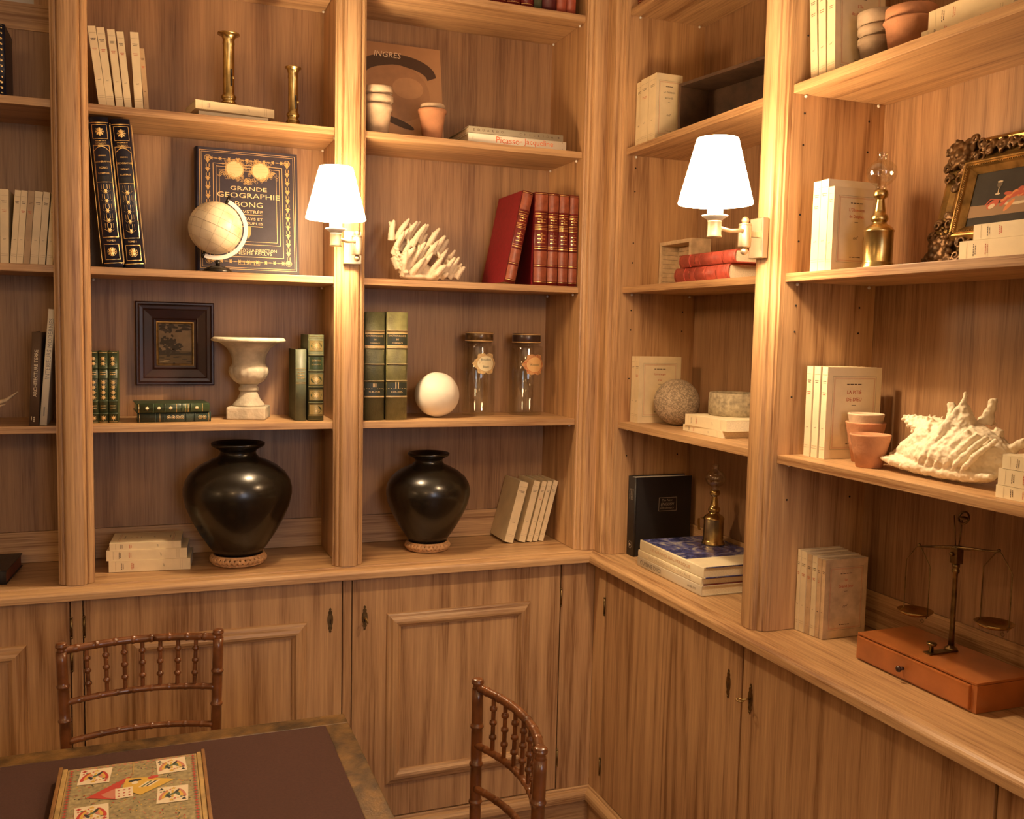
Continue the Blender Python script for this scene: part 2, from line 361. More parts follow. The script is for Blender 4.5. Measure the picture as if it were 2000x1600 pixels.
# ------------------------------------------------------------------ books
RW = -PI/2        # heading of things on the right-hand bookcase (they face -x)
PB = [0]
def place(loc, rz, lean=0): return Vector(loc), Euler((0, lean, rz))
def paperback(label, loc, t, h, d, rz=0, lean=0, flat=None, group=None, cov=None, pages=None, front=None, cat='book', mark=True, name='paperback_book', roundsp=0):
    """spine faces local -y; x = thickness, z = height. lean>0 tips the head to the right. flat='L'/'R': lying, head to the left/right."""
    cov = cov or CREAM; PB[0] += 1; seed = PB[0]; rr = random.Random(seed)
    if flat == 'L': x0, ang = 0, -PI/2
    elif flat == 'R': x0, ang = -t, PI/2
    elif lean > 0: x0, ang = -t, lean
    else: x0, ang = 0, lean
    e = thing(name, label, cat, loc, (0, ang, rz), group)
    c = Geo(); k = .0008; b = roundsp
    P = [(x0, d), (x0, 0)]
    if b: P += [(x0+t*i/6, -b*math.sin(PI*i/6)) for i in range(1, 6)]
    P += [(x0+t, 0), (x0+t, d), (x0+t-k, d), (x0+t-k, k)]+[(x0+k, k), (x0+k, d)]
    n = len(P)
    vs = [(p[0], p[1], 0) for p in P]+[(p[0], p[1], h) for p in P]
    c.add(vs, [(i, (i+1) % n, n+(i+1) % n, n+i) for i in range(n)])
    for z in (0, n):
        for quad in ([0, 1, n-1, n-2] if False else []): pass
    # end caps of the folded cover: spine strip and two boards
    for zz in (0., h):
        c.add([(x0, 0, zz), (x0+k, k, zz), (x0+k, d, zz), (x0, d, zz)], [(0, 1, 2, 3)])
        c.add([(x0+t, 0, zz), (x0+t-k, k, zz), (x0+t-k, d, zz), (x0+t, d, zz)], [(0, 1, 2, 3)])
        sp = [(x0, 0, zz)]+([(x0+t*i/6, -b*math.sin(PI*i/6), zz) for i in range(1, 6)] if b else [])+[(x0+t, 0, zz), (x0+t-k, k, zz), (x0+k, k, zz)]
        c.add(sp, [tuple(range(len(sp)))])
    obj('cover', c, cov, e, fixn=False)
    g = Geo(); g.box(x0+k*1.05, x0+t-k*1.05, k*1.1, d-.001, .0006, h-.0006); obj('page_block', g, pages or PAGES, e)
    def bul(u): return -b*math.sin(PI*min(1, max(0, (u-x0)/t))) if b else 0
    D = Deco(lambda u, v: (u, bul(u)-.0003, v)); xc = x0+t/2
    if mark:
        w = t*.62
        D.blur(xc-w/2, xc+w/2, h*.845, h*.008, 0, seed); D.blur(xc-w*.4, xc+w*.4, h*.825, h*.008, 0, seed+9)
        if rr.random() < .6: D.blur(xc-w*.45, xc+w*.45, h*.72, h*.007, 2, seed+5); D.blur(xc-w*.35, xc+w*.35, h*.70, h*.007, 2, seed+6)
        D.rect(x0+t*.08, x0+t*.92, h*.915, h*.918, 1); D.rect(x0+t*.08, x0+t*.92, h*.10, h*.103, 1); D.rect(x0+t*.08, x0+t*.92, h*.125, h*.128, 1)
        if t > .013: D.text('nrf', xc, h*.33, w=min(t*.36, .009), mi=0, shear=.3)
        else: D.rect(xc-t*.2, xc+t*.2, h*.325, h*.335, 0)
    D.obj('spine_lettering', [INK, FAINT, REDINK], e)
    if front:
        F = Deco(lambda u, v: (x0+t+.0003, u, v)); front(F, d, h); F.obj('cover_lettering', [INK, FAINT, REDINK, ORINK, GOLDP], e)
    return e
def front_classic(lines, author=True, red=2, mark='nrf'):
    def f(F, d, h):
        F.frame(d*.10, d*.90, h*.10, h*.90, .0004, 0); F.frame(d*.125, d*.875, h*.117, h*.883, .00035, 2); F.frame(d*.137, d*.863, h*.126, h*.874, .00035, 2)
        F.blur(d*.36, d*.64, h*.815, h*.010, 0, 3)
        y = .735
        for s, sz in lines: F.text(s, d*.5, h*y, size=h*sz, mi=red, wide=.92); y -= .085
        F.rect(d*.46, d*.54, h*(y+.02), h*(y+.025), 0)
        F.text(mark, d*.5, h*.40, size=h*.055, mi=0, shear=.35); F.blur(d*.38, d*.62, h*.165, h*.008, 0, 8)
    return f
def hardback(label, loc, t, h, d, rz=0, lean=0, flat=None, group=None, board=None, spine=None, bands=(), band_m=None, deco=None, dmats=None, front=None, bulge=None, over=.003, name='hardback_book', rot=None, pages=None, cat='book', lines=()):
    if flat == 'L': x0, ang = 0, -PI/2
    elif flat == 'R': x0, ang = -t, PI/2
    elif lean > 0: x0, ang = -t, lean
    else: x0, ang = 0, lean
    e = thing(name, label, cat, loc, rot if rot is not None else (0, ang, rz), group)
    b = bulge if bulge is not None else t*.16; n = 10; k = .0025
    def by(u): q = (u-x0-t/2)/(t/2); return -b*(1-q*q) if abs(q) < 1 else 0
    def arc(off): return [(x0+t*i/n, by(x0+t*i/n)-off) for i in range(n+1)]
    g = Geo()
    A = arc(0)
    g.prism([(x0, .006)]+A+[(x0+t, .006), (x0+t-k, .006), (x0+t-k, .0015)]+[(p[0], p[1]+.002) for p in A[::-1][1:-1]]+[(x0+k, .0015), (x0+k, .006)], 0, h, 0, smooth=True)
    obj('spine', g, spine or board, e)
    g = Geo(); g.box(x0, x0+k, .0062, d, 0, h); g.box(x0+t-k, x0+t, .0062, d, 0, h); obj('boards', g, board, e)
    g = Geo(); g.box(x0+k*1.02, x0+t-k*1.02, .003, d-over, over, h-over); obj('page_block', g, pages or PAGES, e)
    if bands:
        for f in bands:
            g = Geo(); z = h*f; hw = .0019; P = arc(.0016); Q = arc(-.0005)[::-1]
            g.prism(P+Q, z-hw, z+hw, 0, smooth=True); obj('raised_band', g, band_m or spine or board, e)
    D = Deco(lambda u, v: (u, by(u)-.0004, v))
    if lines:
        for f, wd in lines: D.rect(x0+.0003, x0+t-.0003, h*f-wd/2, h*f+wd/2, 0, 8)
    if deco: deco(D, x0, t, h)
    D.obj('spine_tooling', dmats or [GOLD], e)
    if front:
        F = Deco(lambda u, v: (x0+t+.0004, u, v)); front(F, d, h); F.obj('cover_tooling', dmats or [GOLDP], e)
    return e

# ------------------------------------------------------------------ the room
FLOOR = -.93; TOP = 1.80
Z0, Z1, Z2, Z3, Z1E = 1.6555, 1.2457, .8315, .4165, 1.2498
TH = .0195; BK = .26
g = Geo(); g.box(-4.6, .5, -4.6, .5, FLOOR-.06, FLOOR); struct('floor', g, wood('parquet_floor', 'x', (.10, .045, .02), (.26, .13, .06), fig=.3, fine=.5))
g = Geo(); g.box(-4.6, .5, -4.6, .5, TOP+.02, TOP+.08); struct('ceiling', g, WALLP)
g = Geo(); g.box(-4.6, .45, .285, .345, FLOOR, TOP+.02); struct('wall_back', g, WALLP)
g = Geo(); g.box(.285, .345, -4.5, .285, FLOOR, TOP+.02); struct('wall_right', g, WALLP)
g = Geo(); g.box(-4.6, -4.54, -4.5, .285, FLOOR, TOP+.02); struct('wall_left', g, WALLP)
g = Geo(); wy = -4.5
g.box(-4.54, -1.0, wy-.06, wy, FLOOR, TOP+.02); g.box(-.1, .285, wy-.06, wy, FLOOR, TOP+.02); g.box(-1.0, -.1, wy-.06, wy, FLOOR, .05); g.box(-1.0, -.1, wy-.06, wy, 1.4, TOP+.02)
struct('wall_front', g, WALLP)
g = Geo()
for a in (-1.0, -.57, -.14): g.box(a, a+.04, wy-.04, wy+.01, .05, 1.4)
for z in (.05, .70, 1.36): g.box(-1.0, -.1, wy-.035, wy+.005, z, z+.04)
w = struct('window_1', g, WHITE)
g = Geo(); g.box(-.98, -.12, wy-.05, wy-.045, .06, 1.39); o = obj('pane', g, PANE, w, world=True)

# ------------------------------------------------------------------ bookcases
XP = [-2.275, -1.5330, -.8180]      # pilaster centres on the back wall
YP = [-.8569, -1.722]               # pilaster centres on the right wall
PROF = [(-.0430, .0), (-.0430, .011), (-.0385, .0125), (-.0385, .018), (-.0360, .0215), (-.0320, .0235), (-.0285, .0235), (-.0270, .0215), (-.0255, .0235), (-.0250, .029),
        (-.0225, .0325), (-.0190, .0345), (-.0120, .0355), (-.0050, .036)]
PROF = PROF+[(-a, b) for a, b in PROF[::-1]]
LB = thing('built_in_bookcase', 'built-in oak bookcase along the back wall, left of the corner', 'bookcase', (-1.2, .1, 0))
RB = thing('built_in_bookcase', 'built-in oak bookcase along the right wall, with the conch shell and balance scale', 'bookcase', (.1, -.9, 0))
def pilaster(root, center, side):
    g = Geo()
    P = [(center+a, -b) for a, b in PROF] if side == 'L' else [(-b, center-a) for a, b in PROF]
    g.prism(P, .0005, TOP-.005); return obj('pilaster', g, OAK_POST, root, world=True)
for x in XP: pilaster(LB, x, 'L')
for y in YP: pilaster(RB, y, 'R')
half = [(-.0950+(a+.0430), b) for a, b in PROF if a < 0]
P = [(a, -b) for a, b in half]+[(-.036, -.036)]+[(-b, -.1094+(-.0950-a)*-1-.0) for a, b in half[::-1]]
P = [(a, -b) for a, b in half]+[(-.036, -.036)]+[(-b, a*1.1516) for a, b in half[::-1]]+[(0, 0)]
g = Geo(); g.prism(P, .0005, TOP-.005); obj('corner_pilaster', g, OAK_POST, LB, world=True)
def wbox(name, root, mat, *b, bev=0):
    g = Geo(); g.box(*b, bev=bev); return obj(name, g, mat, root, world=True)
for a, b in ((-2.305, -2.245), (-1.5625, -1.503), (-.848, -.788), (-.095, -.077)): wbox('side_panel', LB, OAK_PANEL, a, b, .0004, BK-.0004, .0005, TOP-.006)
for a, b in ((-.1094, -.0910), (-.9004, -.8140), (-1.765, -1.6795)): wbox('side_panel', RB, OAK_PANEL, .0004, BK-.0004, a, b, .0005, TOP-.006)
LBAY = [(-2.2445, -1.563), (-1.5025, -.8485), (-.7875, -.0955)]; RBAY = [(-.8135, -.1099), (-1.679, -.9009)]
for i, (a, b) in enumerate(LBAY):
    if i == 0:
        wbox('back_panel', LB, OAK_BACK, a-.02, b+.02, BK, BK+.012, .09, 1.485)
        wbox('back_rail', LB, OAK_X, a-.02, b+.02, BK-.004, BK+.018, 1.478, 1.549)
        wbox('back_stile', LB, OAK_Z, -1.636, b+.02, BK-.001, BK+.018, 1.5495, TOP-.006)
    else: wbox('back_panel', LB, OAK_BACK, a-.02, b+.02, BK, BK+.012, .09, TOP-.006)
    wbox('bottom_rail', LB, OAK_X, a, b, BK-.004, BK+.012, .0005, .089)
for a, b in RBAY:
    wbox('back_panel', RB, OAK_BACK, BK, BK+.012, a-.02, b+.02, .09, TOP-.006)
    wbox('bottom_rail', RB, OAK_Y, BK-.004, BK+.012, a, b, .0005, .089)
def pins(sh, pts, z):
    for x, y in pts:
        g = Geo(); g.sphere((x, y, z-TH-.0045), .0038, 10, 6); obj('shelf_pin', g, WHITE, sh, world=True)
for i, (a, b) in enumerate(LBAY):
    for z in (Z0, Z1, Z2, Z3):
        if i == 0 and z == Z0: continue
        s = wbox('shelf', LB, OAK_X, a+.0004, b-.0004, .0004, BK-.001, z-TH, z, bev=.0012)
        pins(s, ((a+.006, .03), (b-.006, .235), (b-.006, .03), (a+.006, .235)), z)
for i, (a, b) in enumerate(RBAY):
    for z in (Z0, Z1 if i == 0 else Z1E, Z2, Z3):
        s = wbox('shelf', RB, OAK_Y, .0004, BK-.001, a+.0004, b-.0004, z-TH, z, bev=.0012)
        pins(s, ((.03, b-.006), (.235, b-.006), (.03, a+.006)), z)
g = Geo()                              # peg holes in the uprights
for yy in (-.1099, -.9009):
    for z in (.965, .905, .76, .70, .55, .31, 1.19, 1.36, 1.12):
        for x in (.033, .215):
            M = Matrix.Translation((x, yy+.0002, z)) @ Matrix.Rotation(PI/2, 4, 'X'); g.lathe([(0, .0006), (.0024, .0006), (.0024, 0)], 10, M=M)
o = obj('peg_holes', g, DARK, RB, world=True, fixn=False)

# ------------------------------------------------------------------ worktop (one L-shaped piece)
def sweepL(prof, mats, xl, yr, two=True):
    """prof: (p, z) with p = distance in front of the bookcase face; mitred at the corner"""
    g = Geo(); n = len(prof)
    st = [[(xl, -p, z) for p, z in prof], [(-p, -p, z) for p, z in prof], [(-p, yr, z) for p, z in prof]]
    for k in range(2):
        g.add(st[k]+st[k+1], [(i, (i+1) % n, n+(i+1) % n, n+i) for i in range(n)], k if two else 0)
    g.add(st[0], [tuple(range(n))], 0); g.add(st[2], [tuple(range(n))[::-1]], 1 if two else 0)
    return g
WT = [(-.2735, -.0008), (.0335, -.0008), (.0345, -.0035), (.0400, -.0042), (.0460, -.0055), (.0520, -.0080), (.0570, -.0115), (.0600, -.0155), (.0610, -.0185), (.0615, -.0330), (.0600, -.0345), (-.2735, -.0345)]
wt = obj('worktop', sweepL(WT, 0, -3.0, -2.2), [OAK_X, OAK_Y]); tag(wt, 'long L-shaped oak worktop with a moulded front edge, under both bookcases', 'worktop')
BZ = [(-.2735, -.035), (.012, -.035), (.012, -.80), (-.2735, -.80)]
PL = [(.0, -.786), (.0225, -.786), (.0245, -.789), (.0250, -.794), (.034, -.798), (.040, -.806), (.0415, -.814), (.0415, -.826), (.038, -.829), (.0, -.829)]
PLB = [(.0, -.8295), (.024, -.8295), (.024, FLOOR+.0005), (.0, FLOOR+.0005)]
for nm, i in (('back', 0), ('right', 1)):
    g = Geo()
    for prof in (PL, PLB):
        n = len(prof); A = [(-3.0, -p, z) for p, z in prof] if i == 0 else [(-p, -2.2, z) for p, z in prof]; B = [(-p, -p, z) for p, z in prof]
        g.add(A+B, [(k, (k+1) % n, n+(k+1) % n, n+k) for k in range(n)]); g.add(A, [tuple(range(n))]); g.add(B, [tuple(range(n))])
    struct('baseboard_'+nm, g, OAK_X if i == 0 else OAK_Y)

# ------------------------------------------------------------------ base cabinets
def escutcheon(root, M, key=True, turn=0):
    g = Geo()
    prof = [(0, .037), (.0035, .033), (.0025, .028), (.006, .024), (.0045, .018), (.0075, .012), (.0085, 0), (.0075, -.010), (.0045, -.018), (.0065, -.024), (.0030, -.030), (.0035, -.034), (0, -.038)]
    pts = prof+[(-a, b) for a, b in prof[1:-1][::-1]]
    vs = [(a, -.0015, b) for a, b in pts]+[(a, 0, b) for a, b in pts]; n = len(pts)
    g.add(vs, [tuple(range(n)), tuple(range(n, 2*n))[::-1]]+[(i, (i+1) % n, n+(i+1) % n, n+i) for i in range(n)], 0, False, M)
    for z in (.028, -.031): g.sphere((0, -.002, z), .0022, 10, 6, 0, M)
    g.add([(-.0012, -.0018, .002), (.0012, -.0018, .002), (.0018, -.0018, -.012), (-.0018, -.0018, -.012)], [(0, 1, 2, 3)], 1, False, M)
    o = obj('escutcheon', g, [DBRASS, DARK], root, world=True)
    if key:
        k = Geo(); k.tube([(0, -.0015, 0), (0, -.020, 0)], .0024, 8, 0, M)
        T = M @ Matrix.Translation((0, -.030, 0)) @ Matrix.Rotation(turn, 4, 'Y')
        for a in range(16):
            t0, t1 = 2*PI*a/16, 2*PI*(a+1)/16
            k.tube([(.009*math.cos(t0), .008*math.sin(t0)+0, 0), (.009*math.cos(t1), .008*math.sin(t1), 0)], .0019, 6, 0, T)
        obj('key', k, BRASS, o.parent, world=True)
    return o
def panel_moulding(root, x0, x1, z0, z1):
    pr = [(0, 0), (.002, .006), (.006, .0085), (.012, .0095), (.018, .0145), (.026, .0165), (.033, .0150), (.038, .009), (.043, .006), (.045, 0)]
    st = []; cs = [(x0, z0, 1, 1), (x1, z0, -1, 1), (x1, z1, -1, -1), (x0, z1, 1, -1)]
    g = Geo()
    for i in range(4):
        a, b = cs[i], cs[(i+1) % 4]; n = len(pr)
        A = [(a[0]+a[2]*o_, -.0201-h, a[1]+a[3]*o_) for o_, h in pr]; B = [(b[0]+b[2]*o_, -.0201-h, b[1]+b[3]*o_) for o_, h in pr]
        g.add(A+B, [(k, k+1, n+k+1, n+k) for k in range(n-1)], i % 2)
    return obj('panel_moulding', g, [OAK_X, OAK_Z], root, world=True)
def cabinet(side, a, b, label, stile=None, handle=None, key=True, turn=0, panel=None, hinge=(), filler=None):
    """a..b = door span along the wall (left to right in view)"""
    if side == 'L': M = Matrix.Identity(4); bx = lambda p, q, y0, y1, z0, z1: (p, q, y0, y1, z0, z1)
    else: M = Matrix.Rotation(-PI/2, 4, 'Z'); bx = lambda p, q, y0, y1, z0, z1: (y0, y1, -q, -p, z0, z1)
    lo, hi = (a, b) if side == 'L' else (-a, -b)
    lo, hi = min(lo, hi), max(lo, hi)
    c = M @ Vector(((lo+hi)/2, .12, FLOOR)); root = thing('base_cabinet', label, 'cabinet', c)
    g = Geo()
    for q in ((lo, hi, .0, .25, -.79, -.775), (lo, hi, .24, .25, -.775, -.036), (lo, lo+.014, .0005, .24, -.775, -.036), (hi-.014, hi, .0005, .24, -.775, -.036), (lo, hi, .0005, .24, -.05, -.036)): g.box(*bx(*q))
    obj('carcass', g, OAK_Z, root, world=True)
    if stile:
        for (p, q) in stile:
            g = Geo(); g.box(*bx(p, q, -.020, -.0005, -.785, -.0355)); obj('face_stile', g, OAK_Z, root, world=True)
    g = Geo(); g.box(*bx(lo+.0030, hi-.0030, -.020, -.0008, -.782, -.0365)); d = obj('door', g, OAK_PANEL, root, world=True)
    if panel:
        if side == 'L': panel_moulding(d, *panel)
    if handle: escutcheon(d, M @ Matrix.Translation((handle[0], -.0202, handle[1])), key, turn)
    for x, z in hinge:
        g = Geo(); g.tube([tuple(M @ Vector((x, -.0225, z-.024))), tuple(M @ Vector((x, -.0225, z+.024)))], .0032, 8)
        for s in (-1, 1): g.sphere(tuple(M @ Vector((x, -.0225, z+s*.027))), .0036, 8, 6)
        obj('hinge', g, DBRASS, d, world=True)
    return root
cabinet('L', -2.262, -1.5490, 'oak base cabinet left of the bamboo chair, cut by the left edge', stile=((-1.5485, -1.5212),), handle=None, panel=(-2.14, -1.654, -.672, -.152), hinge=((-1.5478, -.116), (-1.5478, -.206)))
cabinet('L', -1.5207, -.8315, 'oak base cabinet with a framed door panel, behind the bamboo chair at the table', stile=((-.8310, -.8065),), handle=(-.868, -.158), key=False, panel=(-1.414, -.934, -.680, -.157), hinge=((-1.5172, -.116), (-1.5172, -.206)))
cabinet('L', -.8060, -.1375, 'oak base cabinet with a full framed door panel and brass key, left of the corner', stile=((-.1368, -.0205),), handle=(-.767, -.160), key=True, turn=R(75), panel=(-.702, -.242, -.680, -.153), hinge=((-.1372, -.150), (-.1372, -.679)))
cabinet('R', -.1010, -.8330, 'plain oak base cabinet right of the corner, with a keyless brass escutcheon', stile=((.0205, .1003),), handle=(.7775, -.168), key=False, hinge=((.0995, -.168), (.0995, -.690)))
cabinet('R', -.8345, -1.5575, 'plain oak base cabinet below the balance scale, with a key turned in its lock', handle=(.869, -.172), key=True, turn=R(0))
cabinet('R', -1.5590, -2.26, 'plain oak base cabinet cut by the lower right corner', handle=None)

# ------------------------------------------------------------------ wall lamps
def wall_lamp(label, shade_c, plate_c, rz, pivot, sock_dir):
    """shade_c: axis point at mid shade height; plate_c: centre of the plate on the pilaster face; rz: facing"""
    root = thing('wall_lamp', label, 'lamp', plate_c, (0, 0, rz), 'swing-arm wall lamps on the pilasters')
    inv = (Matrix.Translation(plate_c) @ Matrix.Rotation(rz, 4, 'Z')).inverted()
    S = inv @ Vector(shade_c); P = inv @ Vector(pivot)
    g = Geo(); g.box(-.025, .025, -.016, 0, -.0455, .0455, bev=.002); obj('wall_plate', g, NICKEL, root)
    g = Geo(); g.lathe([(0, -.030), (.0135, -.030), (.0145, -.028), (.0145, .016), (.0135, .018), (.0135, .0185), (.0145, .0190), (.0145, .0215), (.013, .023), (0, .023)], 28, (P.x, P.y, P.z))
    g.box(P.x-.006, P.x+.006, P.y, -.015, P.z-.006, P.z+.006)
    obj('pivot', g, NICKEL, root)
    g = Geo(); g.sphere((P.x, P.y, P.z+.030), .0088, 18, 10); obj('finial', g, NICKEL, root)
    g = Geo(); g.sphere((P.x, P.y, P.z-.0385), .0088, 18, 10); g.tube([(P.x, P.y, P.z-.035), (P.x, P.y, P.z-.028)], .0045, 10); obj('finial', g, NICKEL, root)
    zs = S.z-.125
    g = Geo(); g.tube([(P.x, P.y, P.z+.008), ((P.x+S.x)/2, (P.y+S.y)/2, (P.z+zs)/2+.004), (S.x, S.y, zs+.010)], .0045, 10); g.sphere((P.x, P.y-.0, P.z+.008), .007, 12, 8); obj('arm', g, NICKEL, root)
    g = Geo(); g.lathe([(0, -.012), (.0155, -.012), (.0160, -.010), (.0145, -.006), (.0145, .020), (.0155, .022), (.0, .022)], 28, (S.x, S.y, zs)); obj('socket', g, NICKEL, root)
    g = Geo(); g.lathe([(0, .0225), (.014, .0225), (.020, .028), (.0265, .0315), (.0275, .034), (.025, .034), (.018, .031), (0, .030)], 32, (S.x, S.y, zs)); obj('drip_dish', g, WHITE, root)
    g = Geo(); g.lathe([(0, .0345), (.0165, .0345), (.0165, .085), (.013, .087), (0, .087)], 28, (S.x, S.y, zs)); obj('candle_tube', g, CANDLEM, root)
    g = Geo(); g.lathe([(.0775, -.0675), (.0782, -.0655), (.0435, .0665), (.043, .0675), (.0415, .0665), (.0760, -.0655), (.0775, -.0675)], 48, (S.x, S.y, S.z)); obj('lamp_shade', g, SHADEM, root)
    point_light('wall_lamp_bulb_light', (shade_c[0], shade_c[1], shade_c[2]+.005), LAMP_W, LAMPC, .022)
    return root
wall_lamp('lit wall lamp with white cone shade, left of the white coral', (-.890, -.191, 1.037), (-.8175, -.0362, .911), 0, (-.812, -.085, .918), None)
wall_lamp('lit wall lamp with white cone shade on the right wall, above two lying red books', (-.230, -.960, 1.031), (-.0362, -.8569, .911), RW, (-.088, -.865, .918), None)
# ------------------------------------------------------------------ chairs
def bamboo(g, p0, p1, r, nodes=None, seg=12, knob=1.22, every=.075, bow=None, n=None):
    p0, p1 = Vector(p0), Vector(p1); L = (p1-p0).length; pts = []; rad = []
    n = n or 40
    nd = nodes if nodes is not None else [every*(i+.6)/L for i in range(int(L/every))]
    ts = sorted(set([i/n for i in range(n+1)]+[min(1, max(0, q+d/L)) for q in nd for d in (-.005, -.0035, -.0012, 0, .0012, .0035, .005)]))
    for t in ts:
        p = p0.lerp(p1, t)
        if bow: p = p+Vector(bow)*(4*t*(1-t))
        k = 1.0
        for q in nd:
            d = abs(t-q)*L
            if d < .0036: k = max(k, knob*(1-.10*(d/.0036)))
            elif d < .0052: k = .96
        pts.append(p); rad.append(r*k)
    g.tube(pts, rad, seg)
def bamboo_chair(label, loc, rz):
    """faces local -y (towards its table); back at local y = 0"""
    root = thing('bamboo_chair', label, 'chair', loc, (0, 0, rz), 'turned bamboo-style chairs at the card table')
    H = .918; tx, sx = .1635, .137; SZ = .45
    def post(z): k = (z-SZ)/(H-SZ); return sx+(tx-sx)*k, .050*0+.012*k
    for s in (-1, 1):
        g = Geo(); a = post(H); b = post(SZ)
        nz = [1-(.915-.018)/.918, 1-.845/.918*1.0]
        bamboo(g, (s*sx*1.0, .0, 0), (s*tx, .012, H-.020), .0118, every=.0775)
        g.lathe([(0, -.022), (.0115, -.022), (.0095, -.014), (.0092, -.011), (.0125, -.008), (.0125, -.004), (.0108, -.003), (.0120, -.001), (.0100, .001), (0, .0015)], 16, (s*tx, .012, H-.001))
        obj('back_post', g, CHAIR, root)
    def rail(z, r, name, bw):
        x, y = post(z); g = Geo(); bamboo(g, (-x, y, z), (x, y, z), r, nodes=[.085+.1186*i for i in range(8)], knob=1.13, bow=(0, bw, 0)); obj(name, g, CHAIR, root)
    zt, zm, zl = H-.018, H-.134, H-.222
    rail(zt, .0088, 'top_rail', .036); rail(zm, .0072, 'middle_rail', .036); rail(zl, .0072, 'lower_rail', .036)
    for i in range(7):
        t = .145+.1186*i; g = Geo(); xa, ya = post(zm); xb, yb = post(zt); bw = .036*4*t*(1-t)
        bamboo(g, (-xa+2*xa*t, ya+bw, zm), (-xb+2*xb*t, yb+bw, zt), .0046, nodes=[.28, .53, .77], seg=8, knob=1.75, n=24); obj('spindle', g, CHAIR, root)
    for s in (-1, 1):
        g = Geo(); bamboo(g, (s*.165, -.375, 0), (s*.155, -.36, SZ), .0118, every=.0775); obj('front_leg', g, CHAIR, root)
        for z in (.16, .27):
            g = Geo(); bamboo(g, (s*sx, 0, z), (s*.160, -.37, z), .0066); obj('stretcher', g, CHAIR, root)
    for y, x in ((0, sx), (-.37, .160)):
        for z in ((.20,) if y else (.22,)):
            g = Geo(); bamboo(g, (-x, y, z), (x, y, z), .0066); obj('stretcher', g, CHAIR, root)
    g = Geo(); P = [(-.150, .006), (.150, .006), (.180, -.385), (-.180, -.385)]; g.prism(P, SZ-.022, SZ); obj('seat_frame', g, CHAIR, root)
    g = Geo(); g.prism([(-.135, -.012), (.135, -.012), (.163, -.368), (-.163, -.368)], SZ+.0005, SZ+.006); obj('cane_seat', g, RATTAN, root)
    return root
bamboo_chair('turned bamboo-style chair behind the table, its back to the base cabinets', (-1.3695, -.487, FLOOR+.0004), 0)
bamboo_chair('turned bamboo-style chair at the right end of the table, seen from its side', (-.748, -1.113, FLOOR+.0004), RW)

# ------------------------------------------------------------------ card table and game box
TX0, TX1, TY0, TY1, TZ = -1.80, -.937, -1.47, -.592, -.2
t = thing('card_table', 'square card table with brown baize top and worn gilt-brown leather border', 'table', ((TX0+TX1)/2, (TY0+TY1)/2, FLOOR+.0004))
g = Geo(); bw = .052
for q in ((TX0, TX1, TY1-bw, TY1), (TX0, TX1, TY0, TY0+bw), (TX0, TX0+bw, TY0+bw, TY1-bw), (TX1-bw, TX1, TY0+bw, TY1-bw)): g.box(*q, TZ-.022, TZ, bev=.002)
obj('border', g, TABLEW, t, world=True)
g = Geo(); g.box(TX0+bw-.001, TX1-bw+.001, TY0+bw-.001, TY1-bw+.001, TZ-.020, TZ-.0008); obj('baize_top', g, BAIZE, t, world=True)
g = Geo(); g.box(TX0+.03, TX1-.03, TY0+.03, TY1-.03, TZ-.10, TZ-.0225); obj('apron', g, ROSEWOOD, t, world=True)
for x in (TX0+.055, TX1-.055):
    for y in (TY0+.055, TY1-.055):
        g = Geo(); a = .022; b = .015
        g.add([(x-b, y-b, FLOOR+.0005), (x+b, y-b, FLOOR+.0005), (x+b, y+b, FLOOR+.0005), (x-b, y+b, FLOOR+.0005), (x-a, y-a, TZ-.1005), (x+a, y-a, TZ-.1005), (x+a, y+a, TZ-.1005), (x-a, y+a, TZ-.1005)],
              [(0, 3, 2, 1), (4, 5, 6, 7), (0, 1, 5, 4), (1, 2, 6, 5), (2, 3, 7, 6), (3, 0, 4, 7)]); obj('leg', g, ROSEWOOD, t, world=True)
# game box with printed playing cards on its lid
PAPERG = plain('printed_olive_paper', (.36, .28, .13), .6, var=.35, vscale=120)
CBLACK = plain('card_black_print', (.03, .03, .025), .6); CRED = plain('card_red_print', (.50, .05, .03), .6); CGRN = plain('card_green_print', (.10, .14, .07), .6); CYEL = plain('card_yellow_print', (.66, .40, .06), .6)
CWHITE = plain('card_paper', (.78, .64, .42), .6); CPINK = plain('card_pink_print', (.55, .20, .12), .6)
bx0, bx1, by0, by1 = -1.517, -1.250, -1.07, -.746; bz = TZ+.0004; bt = -.178
t = thing('game_box', 'old wooden game box with playing cards printed on its lid, lying on the table', 'box', ((bx0+bx1)/2, (by0+by1)/2, bz))
BOXW = plain('pale_box_wood', (.50, .32, .11), .5, var=.3, vscale=30); BOXE = plain('brown_box_edge', (.28, .13, .035), .5, var=.3, vscale=30)
g = Geo(); g.box(bx0+.016, bx1-.016, by0, by1, bz, bt-.0012, bev=.001); obj('box_body', g, BOXW, t, world=True)
for s, x in ((1, bx0), (-1, bx1)):
    g = Geo(); g.box(x, x+s*.0065, by0-.004, by1+.006, bz, bt+.004, bev=.001); obj('side_rail', g, BOXE, t, world=True)
    g = Geo(); g.box(x+s*.007, x+s*.0155, by0, by1+.001, bz, bt+.001, bev=.001); obj('side_strip', g, BOXW, t, world=True)
lid = Geo(); lid.box(bx0+.019, bx1-.019, by0+.002, by1-.005, bt-.001, bt); lid = obj('printed_lid', lid, PAPERG, t, world=True)
D = Deco(lambda u, v: (u, v, bt+.0003)); rr = random.Random(4); cxm = (bx0+bx1)/2
for x in (bx0+.0235, bx1-.0235):
    y = by1-.012
    while y > by0+.01:
        D.star(x, y, .0042, 4, .5, 1); D.rect(x-.0042, x+.0042, y-.0062, y-.0052, 2); y -= .0105
x = bx0+.034
while x < bx1-.03: D.star(x, by1-.0105, .0040, 4, .5, 5, PI/4); x += .0105
